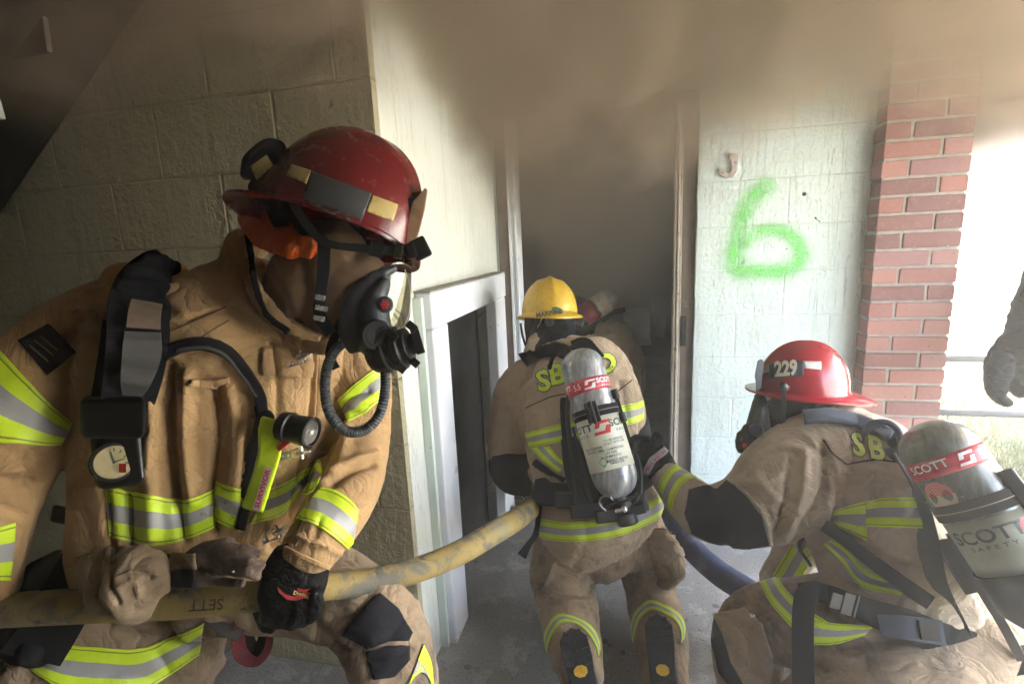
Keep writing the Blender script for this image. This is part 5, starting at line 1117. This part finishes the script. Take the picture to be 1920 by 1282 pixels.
mb = MB(); q = T2B+ax2*.032+fr2*.03; mb.ell(q, (.011,.011,.011)); mb.obox(q+s2*.02, (s2, ax2, fr2), (.02, .01, .008)); mb.build('valve_fitting', CHR, k2, smooth=True)
cable('carabiner', [(1136,958,1.60,1.6),(1124,944,1.60,1.6),(1128,932,1.60,1.6),(1142,930,1.60,1.6),(1150,938,1.60,1.6)], simple('dull_steel', (.28,.27,.26), .3, .9), k2, per=6)
mb = MB()
for (x, y, w, h_, a) in ((1100,958,60,26,-6),(1178,900,36,60,14),(1192,945,46,34,-14),(1146,966,56,24,-8),(1062,938,44,30,4)):
    ca, sa = math.cos(math.radians(a)), math.sin(math.radians(a)); mb = MB(); mb.obox(P(x, y, dep(j2b, x, y, 1.75)-.02), (dw(x,y,1.7,10*ca,10*sa), dw(x,y,1.7,-10*sa,10*ca), VD(x,y)), (w*1.82e-3, h_*1.82e-3, .05)); mb.build('harness_block', BLKP, k2, bevel=.007, seg=3)
cable('pressure_line', [(1172,950,1.62,4),(1198,930,1.63,4),(1202,890,1.66,3.5),(1192,850,1.70,3.5)], BLKP, k2)
cable('pressure_line', [(1072,700,1.80,4),(1064,780,1.74,4.5),(1078,860,1.69,4.5),(1105,940,1.64,4.5),(1130,968,1.62,4.5)], BLKP, k2)
free_ribbon('black_tongue', [(1186,880,1.66,5),(1198,915,1.65,5),(1208,944,1.65,6)], BLKP, k2, .004)
# ================================================================= PERSON INSIDE THE ROOM
p4 = empty('person', tuple(Vector((P(1150,800,3.0).x, P(1150,800,3.0).y, 0))), 'person in greyish tan coat crouching deep inside the dark smoky room', 'person', 'firefighters at the doorway')
t4 = [(1128,612,3.12,20),(1142,626,3.1,38),(1148,655,3.08,46),(1150,700,3.06,50),(1150,760,3.04,50),(1150,830,3.02,52)]
inner_body(p4, [t4, [(1128,850,3.0,34),(1110,900,2.9,30),(1120,935,3.2,24)], [(1165,850,3.0,34),(1180,900,2.9,30),(1170,935,3.2,24)]], [[(1112,640,3.15,20),(1098,618,3.16,26),(1090,608,3.16,24)]], .018)
j4, j4b = garment('jacket', TAN2, p4, [t4, [(1170,640,3.1,24),(1182,680,3.15,26),(1184,730,3.25,22),(1160,760,3.4,18)], [(1120,640,3.1,26),(1096,690,3.15,26),(1088,740,3.25,22)]], voxel=.012, it=4, amp=.012, freq=6, stretch=(1,1,.5), seed=31, creases=[([(1120,620),(1110,680)], 4, .008)])
garment('trousers', TANP, p4, [[(1150,820,3.02,54),(1130,860,3.0,38),(1108,905,2.9,34),(1120,935,3.15,28)], [(1165,830,3.0,40),(1185,890,2.9,34),(1170,935,3.15,28)]], voxel=.014, it=4, amp=.01, freq=6, seed=33)
strip('reflective_trim', j4b, [(1092,618),(1104,612),(1112,610)], [(1084,636),(1094,638),(1102,640)], [LIME, SILV, LSTI], TR, j4, nu=14, nv=8)
hm4, hm4b, _ = helmet(p4, P(1086, 604, 3.14), dw(1086,604,3.1,-20,14,.3), dw(1086,604,3.1,-4,-30,0), helmet_mat('black_helmet_shell', (.03,.03,.032), (.1,.1,.1)), bk=.05)
limbf('hood', [[(1112,640,3.14,24),(1098,618,3.15,28),(1092,608,3.15,26)]], HOODB, p4, .01)
k4 = empty('air_pack', tuple(P(1125,575,3.0)), 'dark air cylinder with pale lettered label lying across the crouching person in the smoky room', 'air pack', 'air packs worn on the back')
A4, B4 = P(1086, 597, 2.97), P(1160, 550, 2.98); r4 = .066
cy4, on4 = tank(k4, B4, A4, r4, -VD(1125,575), (CYLD,), [('red_band', simple('dimmed_red_band', (.22,.015,.025), .5), .175, .262, -2.4, 2.4), ('paper_label', simple('dimmed_green_label', (.36,.42,.29), .5), .085, .165, -2.4, 2.4)])  # band and label colours darkened to look dim inside the room
AX4 = (A4-B4).normalized(); N4 = -VD(1125,575); SD4 = AX4.cross(N4)
def f4(x, y, u0, v0, sz):  # reading direction runs round the cylinder, downwards in the picture
    return on4(u0+x*sz/r4*sg4, v0+y*sz*1.0, .002)
sg4 = 1 if proj(np.array(on4(.3, .1)))[1] > proj(np.array(on4(0, .1)))[1] else -1
text_map('label_text', 'AL HO', lambda x, y: f4(x, -y, 0, .125, .052), REDL, cy4, .02)
free_ribbon('shoulder_strap', [(1128,602,3.0,5),(1150,586,3.02,5),(1172,580,3.06,5)], BLKC, k4)
mb = MB(); mb.lathe(A4, A4-AX4*-.06, [(0,.015),(.03,.02),(.05,.02),(.05,.001)], 16); mb.build('valve', BLKP, k4)
# ================================================================= PERSON REACHING, RED HELMET 229
p3 = empty('person', (.75, 1.55, 0), 'person in tan gear and red 229 helmet kneeling at right and reaching left', 'person', 'firefighters at the doorway')
t3 = [(1528,782,1.60,34),(1550,815,1.57,72),(1580,850,1.53,108),(1612,905,1.48,126),(1636,970,1.44,124),(1660,1040,1.40,118),(1690,1105,1.36,122),(1715,1150,1.34,124)]
a3l = [(1590,840,1.52,84),(1540,860,1.50,92),(1480,900,1.50,92),(1425,945,1.53,76),(1372,962,1.58,60),(1322,958,1.63,50),(1286,935,1.67,44),(1258,905,1.70,34),(1240,884,1.72,28)]
a3r = [(1570,930,1.56,50),(1530,985,1.60,44),(1490,1035,1.63,38),(1462,1085,1.62,34),(1448,1120,1.58,28)]
g3l = [(1720,1150,1.33,110),(1640,1165,1.34,98),(1550,1170,1.37,86),(1470,1165,1.42,74),(1415,1180,1.46,66),(1400,1240,1.46,62),(1420,1330,1.38,58)]
g3s = [(1800,1180,1.30,105),(1740,1230,1.26,95),(1650,1275,1.25,80),(1560,1320,1.28,70),(1480,1370,1.30,60)]
g3r = [(1820,1180,1.38,100),(1780,1270,1.34,100),(1720,1350,1.32,90)]
inner_body(p3, [t3, a3l, a3r, g3l, g3s, g3r, [(1700,1120,1.35,110),(1770,1180,1.33,100)]], [[(1528,800,1.6,40),(1500,770,1.61,52),(1478,745,1.62,56),(1465,770,1.62,48)], [(1432,770,1.62,9),(1424,782,1.62,8)]], .014)
C3 = [([(1480,870),(1470,930),(1455,1000)], 7, -.012), ([(1510,850),(1505,930),(1470,1010)], 9, .012), ([(1545,850),(1540,920),(1500,990)], 8, -.013), ([(1560,870),(1560,940),(1545,980)], 8, .009), ([(1420,890),(1450,930),(1500,960)], 7, .010), ([(1400,895),(1440,960),(1450,1020)], 5, -.007),
      ([(1560,980),(1563,900),(1540,830)], 6, -.011), ([(1440,850),(1470,845),(1500,860)], 5, -.007), ([(1380,900),(1430,905),(1460,890)], 7, .008), ([(1600,1000),(1650,1040),(1700,1060)], 8, -.01), ([(1580,1040),(1620,1080)], 9, .008), ([(1640,880),(1680,930)], 6, .005), ([(1330,900),(1350,960),(1345,1010)], 6, -.006), ([(1295,905),(1284,940),(1292,990)], 5, .005)]
j3, j3b = garment('jacket', TAN3, p3, [t3, a3l, a3r, [(1500,800,1.60,44),(1570,830,1.54,80),(1640,850,1.52,60)]], voxel=.0075, it=5, amp=.007, freq=8, stretch=(1,1,.5), seed=21, creases=C3)
r3, r3b = garment('trousers', TANP, p3, [g3l, g3s, g3r, [(1700,1150,1.35,115),(1790,1200,1.33,105)]], voxel=.008, it=6, amp=.005, freq=6, stretch=(1,1,.7), fine=.0008, seed=25, creases=[([(1400,1130),(1440,1160),(1470,1200)], 6, -.008), ([(1500,1210),(1600,1215),(1700,1195)], 9, -.012), ([(1370,1180),(1400,1230),(1440,1270)], 7, .006), ([(1560,1240),(1640,1225),(1720,1240)], 8, .008)])
# sleeve of the right arm: dark cuff bands
trim(j3b, [(1522,955),(1498,975),(1480,1004)], [(1555,1010),(1535,1030),(1512,1050)], j3, nu=24, guess=1.6)
trim(j3b, [(1484,1020),(1468,1048),(1450,1078)], [(1520,1050),(1504,1080),(1488,1108)], j3, nu=24, guess=1.6)
# elbow patch
panel('elbow_patch', j3b, [(1291,918),(1322,911),(1347,917),(1367,899),(1398,928),(1428,966),(1441,1020),(1400,1027),(1366,1023),(1330,1014),(1298,998),(1284,962)], PATCH, j3, .004, .003, guess=1.58)
trim(j3b, [(1234,912),(1246,890),(1262,873),(1290,864)], [(1260,962),(1266,930),(1284,904),(1322,888)], j3, nu=34, guess=1.68)
trim(j3b, [(1561,958),(1590,948),(1622,938)], [(1556,982),(1590,996),(1626,1012)], j3, nu=26)
trim(j3b, [(1623,938),(1665,932),(1712,932)], [(1623,986),(1680,988),(1732,990)], j3, nu=36)
trim(j3b, [(1560,1010),(1590,1030),(1630,1070),(1700,1090)], [(1545,1020),(1580,1055),(1616,1098),(1690,1116)], j3, nu=40)
for pts in ([(1534,1000),(1545,1012),(1558,1016)],): pass
for ch, cx, cy in (('S', 1608, 836), ('B', 1642, 843)):
    text_on('letter_outline', ch, j3b, (cx, cy), (52, 12), (-8, -58), DKL, j3, .07, .0045); text_on('letter', ch, j3b, (cx, cy), (52, 12), (-8, -58), simple('pale_lime_letter', (.72,.85,.22), .5) if 'pale_lime_letter' not in bpy.data.materials else bpy.data.materials['pale_lime_letter'], j3, .035, .0055)
ribbon('yoke_seam', j3b, [(1544,824),(1562,850),(1588,870)], 3, BLKC, j3, off=.001, th=.0006, nu=24, nv=3); ribbon('yoke_seam', j3b, [(1588,870),(1640,862),(1680,866)], 2.5, BLKC, j3, off=.001, th=.0006, nu=24, nv=3)
ribbon('elbow_seam', j3b, [(1367,897),(1400,925),(1432,964),(1445,1022)], 5, TAN3, j3, off=.005, th=.003, nu=30, guess=1.56)
# trousers trims, knee flap, snaps
trim(r3b, [(1425,1092),(1445,1130),(1480,1170),(1510,1200)], [(1458,1082),(1478,1110),(1512,1140),(1560,1170)], r3, nu=40, guess=1.38)
trim(r3b, [(1520,1160),(1570,1168),(1640,1172)], [(1520,1206),(1570,1204),(1620,1190)], r3, nu=40, guess=1.3)
panel('knee_patch', r3b, [(1341,1158),(1362,1190),(1372,1240),(1400,1285),(1380,1300),(1350,1260),(1336,1200)], PATCH, r3, .004, .004, guess=1.45)
panel('knee_flap', r3b, [(1340,1152),(1400,1140),(1430,1170),(1450,1230),(1440,1290),(1395,1285),(1372,1240),(1360,1190)], TAN2, r3, .007, .005, guess=1.44)
mb = MB()
for x, y in ((1411, 1153), (1438, 1240), (1481, 1232)): q = P(x, y, 1.352); disc(mb, q, -VD(x, y), .007, .004, 14, r2=.005)
kf = mb.build('snap', CHR, r3, smooth=True)
# boot off frame
mb = MB(); limb(mb, [(1400,1330,1.38,50),(1440,1420,1.42,50),(1500,1470,1.40,48)]); link('boot', remesh(mb.mesh(), .012, 3), BLKP, p3)
mb = MB(); limb(mb, [(1480,1360,1.30,50),(1420,1400,1.32,46),(1380,1450,1.34,40)]); link('boot', remesh(mb.mesh(), .012, 3), BLKP, p3)
# glove reaching to the other person's pack
g3, g3b = glove('glove', GLVB, p3, [[(1248,890,1.72,27,.7),(1232,868,1.74,31,.6),(1216,850,1.76,33,.5),(1204,840,1.78,28,.5)]],
  [[(1214,826,1.76,9),(1198,822,1.77,9),(1186,828,1.76,9),(1180,838,1.73,8)], [(1206,838,1.76,9),(1190,838,1.76,9),(1180,850,1.73,8)], [(1206,854,1.76,9),(1192,858,1.75,9),(1184,868,1.73,8)], [(1214,866,1.75,8),(1202,876,1.74,8),(1194,882,1.73,7)], [(1228,832,1.74,9),(1236,822,1.73,9),(1226,815,1.73,8)]], .0045)
panel('cuff_label', g3b, [(1204,884),(1218,858),(1244,838),(1254,846),(1230,866),(1216,892)], simple('grey_cuff_label', (.45,.45,.46), .6, var=.15, vs=60), g3, .003, .001, guess=1.73)
text_on('label_text', 'PRO TECH', g3b, (1229, 864), (7.5,-8), (-6,-7), REDL, g3, .02, .0045, guess=1.73*float(np.linalg.norm(ray(1229,864))))
# collar, hood, helmet
mb = MB(); limb(mb, [(1484,808,1.60,16),(1500,790,1.60,20),(1530,776,1.595,22),(1560,772,1.59,20),(1585,784,1.585,12)], r=.9); limb(mb, [(1492,812,1.58,14),(1540,792,1.565,24),(1585,798,1.56,16)])
me = remesh(mb.mesh(), .006, 3); sculpt(me, amp=.004, freq=16, stretch=(1,1,1), creases=[([(1480,800),(1530,776),(1580,780)], 3, -.004)]); cl3 = link('collar', me, TAN3, p3)
hd3, h3b = garment('hood', HOODB, p3, [[(1520,812,1.6,50),(1512,785,1.6,60),(1495,755,1.61,66),(1478,738,1.62,64)], [(1478,800,1.6,34),(1460,780,1.61,40),(1448,760,1.62,36)]], voxel=.007, it=5, amp=.006, freq=12, stretch=(1,1,.6), seed=8, creases=[([(1450,800),(1500,790),(1550,760)], 5, -.006), ([(1480,830),(1520,790),(1560,770)], 5, .005)])
RED3 = helmet_mat('bright_red_helmet_shell', (.40,.012,.028), (.8,.35,.35), .2, (.12,.01,.015), (.62,.75))
f3 = dw(1500, 735, 1.6, -220, -4, .03); u3 = dw(1500, 735, 1.6, 2, -100, -.022)
hm3, hm3b, _ = helmet(p3, P(1504, 728, 1.61), f3, u3, RED3, L=.136, Wd=.112, Ht=.150, fr=.032, sd_=.022, bk=.082, droop=.026)
NAVY = simple('navy_number_plate', (.025,.035,.06), .4, var=.1)
panel('number_plate', hm3b, [(1443,681),(1504,675),(1507,704),(1445,710)], NAVY, hm3, .0015, .001)
panel('white_reflector', hm3b, [(1505,677),(1539,678),(1539,693),(1506,690)], WLAB, hm3, .0015, .001); panel('white_reflector', hm3b, [(1430,688),(1442,683),(1444,697),(1430,700)], YREF, hm3, .0015, .001)
text_on('number_lettering', '229', hm3b, (1474,692), (30,-3), (-1,-37), simple('warm_white_print', (.78,.74,.62), .4), hm3, .045, .0035, sx=.92)
plate('shield', [(1420,676),(1428,672),(1433,678),(1430,700),(1427,728),(1419,732),(1415,705)], lambda x, y: P(x, y, 1.55), .09, GRYP, hm3, VD(1425,700), .003)
mb = MB(); q = P(1468, 724, 1.49); mb.ell(q, (.013,.013,.013)); mb.obox(P(1474,726,1.495), (dw(1474,726,1.5,10,4), dw(1474,726,1.5,-4,10), VD(1474,726)), (.02,.016,.012)); mb.build('knob', BLKP, hm3, smooth=True)
mb = MB(); mb.obox(P(1540,744,1.53), (dw(1540,744,1.5,10,1.2), dw(1540,744,1.5,-1.2,10), VD(1540,744)), (.06,.03,.02)); mb.build('headband', BLKP, hm3, bevel=.006); mb = MB(); disc(mb, P(1547,744,1.518), -VD(1547,744), .004, .003, 10); mb.build('rivet', CHR, hm3)
free_ribbon('chin_strap', [(1468,728,1.51,4),(1470,760,1.51,4),(1466,800,1.52,4),(1458,830,1.54,4)], BLKP, hm3, .003)
# mask
fm3 = limbf('face_mask', [[(1424,742,1.60,10,2),(1424,770,1.59,16,2),(1422,800,1.585,20,1.6),(1428,828,1.585,20,1.4)], [(1404,800,1.57,10,1.5),(1400,822,1.57,13,1.5),(1404,845,1.57,10,1.5)], [(1388,812,1.57,7),(1386,832,1.57,8),(1390,846,1.57,7)]], BLKP, p3, .005, .0)
mb = MB(); limb(mb, [(1410,745,1.62,12,3),(1404,780,1.62,13,3),(1400,812,1.62,11,3)]); link('visor', mb.mesh(), GLS, fm3)
mb = MB(); disc(mb, P(1418,806,1.53), -VD(1418,806), .022, .012, 24, r2=.018); mb.build('voice_port', GRYP, fm3, smooth=True)
mb = MB(); disc(mb, P(1396,834,1.54), -VD(1396,834), .007, .006, 14); mb.build('red_button', simple('red_button', (.5,.04,.03), .4), fm3)
cable('mask_hose', [(1398,850,1.58,3.5),(1394,880,1.6,3.5),(1400,905,1.63,3.5),(1430,930,1.66,3.5)], BLKP, p3)
# ---------------------------------------------------------------- air pack, nearest
k3 = empty('air_pack', tuple(P(1830, 960, 1.2)), 'large grey air cylinder with red band worn by the person reaching at right', 'air pack', 'air packs worn on the back')
ax_ = (-VD(1800, 950)+dw(1800,950,1.2,-1,.2)*.15).normalized(); A3, B3 = P(1726, 793, 1.26), P(1944, 1106, 1.10); r3_ = .083
cy3, on3 = tank(k3, A3, B3, r3_, ax_, (cyl_mat('worn_cylinder_lacquer', (.25,.26,.23), (.09,.095,.085)),), [('red_band', BAND, .082, .122, -math.pi, math.pi), ('paper_label', simple('faded_label', (.40,.42,.33), .45, var=.25, vs=14), .228, .345, -1.6, 1.6)])
fl3 = 1 if (proj(np.array(on3(.3, .2)))[0] > proj(np.array(on3(0, .2)))[0]) else -1
V3 = lambda a: a*fl3
cyl_text(cy3, on3, 'SCOTT', V3(-.45), .098, .026, WLAB, r3_, .02, 1.1, fl3); logo(cy3, on3, V3(.55), .102, .028, WLAB, r3_, fl3)
cyl_text(cy3, on3, 'SCOTT', V3(-.15), .262, .040, DKL, r3_, .02, 1.15, fl3); cyl_text(cy3, on3, 'SAFETY', V3(-.15), .286, .012, DKL, r3_, .02, 1.6, fl3, space=1.6); logo(cy3, on3, V3(.95), .268, .044, REDL, r3_, fl3)
# sticker: pale disc with red wavy stripes
n = 28; c0u, c0v, rr_ = V3(-.62), .165, .036
me = pydata([on3(c0u, c0v, .0012)]+[on3(c0u+rr_*math.cos(2*math.pi*k/n)/r3_, c0v+rr_*math.sin(2*math.pi*k/n), .0012) for k in range(n)], [(0, 1+k, 1+(k+1) % n) for k in range(n)]); stk = link('round_sticker', me, simple('cream_sticker', (.6,.5,.4), .5), cy3, False)
for j in range(6):
    rad = .006+.0052*j; v = []
    for k in range(25):
        a = math.pi*(.95*k/24+.02)
        for w in (0, .0026): q = (rad+w+.001*math.sin(a*9)); v.append(on3(c0u+fl3*q*math.cos(a)/r3_, c0v-q*math.sin(a), .0018))
    link('red_stripe', pydata(v, [(i*2, i*2+1, i*2+3, i*2+2) for i in range(24)]), REDL, stk, False)
mb = MB(); mb.lathe(A3, B3, [(.185,r3_+.0012),(.185,r3_+.005),(.222,r3_+.005),(.222,r3_+.0012)], 56); bn3 = mb.build('cylinder_strap', BLKC, k3, smooth=True)
mb = MB(); mb.lathe(A3, B3, [(.2025,r3_+.0052),(.2025,r3_+.0058),(.2045,r3_+.0058),(.2045,r3_+.0052)], 56); mb.build('strap_stitching', bpy.data.materials['beige_thread'], bn3)
a3x = (Vector(B3)-Vector(A3)).normalized(); s3x = a3x.cross(ax_).normalized()
mb = MB(); c = on3(V3(1.15), .20, .012); mb.obox(c, (s3x, a3x, ax_), (.03, .10, .02)); mb.build('strap_buckle', BLKP, bn3, bevel=.005)
mb = MB(); mb.lathe(A3, B3, [(.345,r3_+.002),(.345,r3_+.006),(.43,r3_+.004),(.46,r3_*.8),(.46,.001)], 40); mb.build('cylinder_boot', BLKP, k3, smooth=True)
free_ribbon('back_frame', [(1676,838,1.36,16),(1700,900,1.33,20),(1722,960,1.30,20),(1740,1020,1.27,18),(1756,1090,1.24,16),(1790,1160,1.22,14),(1830,1236,1.20,14)], BLKP, k3, .014)
free_ribbon('back_frame', [(1770,1010,1.27,30),(1800,1070,1.24,34),(1826,1110,1.22,28)], BLKP, k3, .008)
free_ribbon('back_frame', [(1780,1000,1.22,6),(1830,1090,1.19,7),(1880,1170,1.17,8),(1915,1235,1.16,8)], BLKP, k3, .008)
free_ribbon('back_frame', [(1800,1225,1.22,22),(1860,1240,1.20,24),(1920,1235,1.18,22),(1980,1230,1.17,22)], BLKP, k3, .014)
free_ribbon('steel_edge', [(1762,1030,1.255,3),(1795,1085,1.235,3),(1818,1122,1.225,3)], BLUC, k3, .003)
free_ribbon('waist_strap', [(1500,1108,1.34,14),(1540,1110,1.30,17),(1590,1130,1.27,20),(1640,1150,1.25,24),(1700,1170,1.22,28),(1760,1196,1.20,30),(1830,1215,1.19,28)], BLKC, k3, .007)
free_ribbon('waist_pad', [(1648,1172,1.225,18),(1700,1176,1.20,20),(1768,1186,1.185,21)], BLUC, k3, .006)
free_ribbon('waist_pad_patch', [(1724,1180,1.187,16),(1762,1186,1.178,17)], GRYC, k3, .004)
mb = MB(); c = P(1590, 1132, 1.245); U_, V_ = dw(1590,1132,1.24,10,2.6), dw(1590,1132,1.24,-2.6,10); mb.obox(c, (U_, V_, VD(1590,1132)), (.030, .055, .018)); mb.obox(c+U_*.022, (U_, V_, VD(1590,1132)), (.008, .06, .022)); mb.obox(c-U_*.03, (U_, V_, VD(1590,1132)), (.03, .04, .012)); mb.build('waist_buckle', BLKP, k3, bevel=.004, seg=3)
free_ribbon('hanging_strap', [(1556,1112,1.29,15),(1528,1106,1.285,16),(1512,1118,1.28,18),(1506,1150,1.28,18),(1505,1200,1.28,18),(1506,1260,1.28,18),(1506,1320,1.28,18)], BLKC, k3, .003)
fr_on('side_strap', j3b, [(1545,985,11),(1580,1008,12),(1630,1048,13),(1690,1092,14),(1745,1130,14)], BLKC, k3, .012, .004); fr_on('strap_stitching', j3b, [(1545,985,1.2),(1580,1008,1.2),(1630,1048,1.2),(1690,1092,1.2)], bpy.data.materials['beige_thread'], k3, .0175, .001)
ribbon('shoulder_strap', j3b, [(1508,790),(1545,786),(1590,792),(1640,806),(1668,824)], 20, BLUC, k3, off=.016, th=.012, nu=44); 
free_ribbon('shoulder_strap', [(1630,800,1.42,14),(1665,822,1.38,16),(1688,860,1.35,16),(1706,910,1.33,16),(1722,950,1.31,12)], BLKC, k3, .007)
cable('grab_loop', [(1620,812,1.40,6),(1636,794,1.38,6),(1664,792,1.36,6),(1684,808,1.35,6),(1690,836,1.35,6)], BLUC, k3)
cable('pressure_line', [(1676,850,1.33,3),(1700,890,1.31,3),(1712,915,1.31,3)], BLKP, k3); cable('pressure_line', [(1520,1060,1.5,3.5),(1500,1030,1.5,3.5),(1506,1005,1.5,3.5),(1530,990,1.48,3.5)], BLUC, k3)
mb = MB(); mb.obox(P(1742,950,1.24), (dw(1742,950,1.2,6,10), dw(1742,950,1.2,-10,6), VD(1742,950)), (.035,.004,.004)); mb.obox(P(1697,874,1.33), (dw(1697,874,1.3,6,10), dw(1697,874,1.3,-10,6), VD(1697,874)), (.02,.006,.004)); mb.build('steel_pin', CHR, k3)
# blue hose
bz = [(1225,905,2.3,16),(1245,945,2.15,18),(1268,985,2.02,20),(1300,1030,1.92,22),(1350,1075,1.84,23),(1405,1110,1.76,24),(1460,1150,1.68,25),(1520,1220,1.62,26),(1560,1320,1.58,26),(1600,1450,1.55,26)]
Q = cr(bz, 10); mb = MB(); mb.tube([P(*q[:3]) for q in Q], [q[3]*q[2]/F for q in Q], 28)
bh_ = mb.build('fire_hose', simple('navy_hose', (.02,.03,.085), .75, var=.3, vs=10, bscale=500, bstr=.5, bdist=.002, dirt=(.12,.13,.17), dirt_s=12, dirt_t=(.5,.75)), smooth=True); tag(bh_, 'dark blue fire hose on the concrete between the kneeling people', 'hose')
# ================================================================= PERSON AT THE RIGHT EDGE (arm only in view)
p5 = empty('person', tuple(Vector((P(2040,700,1.9).x, P(2040,700,1.9).y, 0))), 'person standing at the right edge, only a black gloved hand and dark sleeve in view', 'person', 'firefighters at the doorway')
sl5 = [(2080,300,1.95,60),(2040,420,1.93,58),(1990,540,1.9,58),(1960,600,1.88,52),(1938,650,1.87,46)]
garment('jacket', HOODB, p5, [sl5, [(2160,250,2.0,90),(2170,400,2.0,130),(2170,600,2.0,130),(2170,760,2.0,130)]], voxel=.012, it=5, amp=.01, freq=7, seed=41)
garment('trousers', HOODB, p5, [[(2130,740,2.0,85),(2120,900,2.05,70),(2110,1080,2.1,60)], [(2220,740,2.0,85),(2230,900,2.05,70),(2240,1080,2.1,60)]], voxel=.015, it=4, amp=.01, freq=7, seed=42)
inner_body(p5, [sl5+[(1910,690,1.86,30)], [(2160,250,2.0,90),(2170,500,2.0,130),(2170,760,2.0,120)], [(2130,740,2.0,85),(2110,1080,2.1,60)], [(2220,740,2.0,85),(2240,1080,2.1,60)]], [[(2165,200,2.0,30),(2165,150,2.0,50),(2165,100,2.0,52)]], .02)
glove('glove', GLVB, p5, [[(1938,640,1.87,44,.7),(1916,665,1.865,44,.6),(1900,690,1.86,42,.5),(1908,712,1.86,40,.5)]],
  [[(1880,668,1.86,16),(1864,695,1.855,14),(1862,722,1.85,13),(1874,745,1.845,12),(1892,758,1.84,8)], [(1886,690,1.85,14),(1876,715,1.84,13),(1880,735,1.83,10)], [(1915,715,1.86,18),(1914,732,1.855,14),(1920,738,1.85,12)], [(1940,700,1.86,18),(1938,728,1.855,15),(1936,736,1.85,12)], [(1960,690,1.86,16),(1962,722,1.855,14),(1956,734,1.85,12)]], .005, amp=.003)
h5, h5b, _ = helmet(p5, P(2165,70,2.0), dw(2165,70,2,-100,0,-.1), dw(2165,70,2,0,-100,0), YEL)
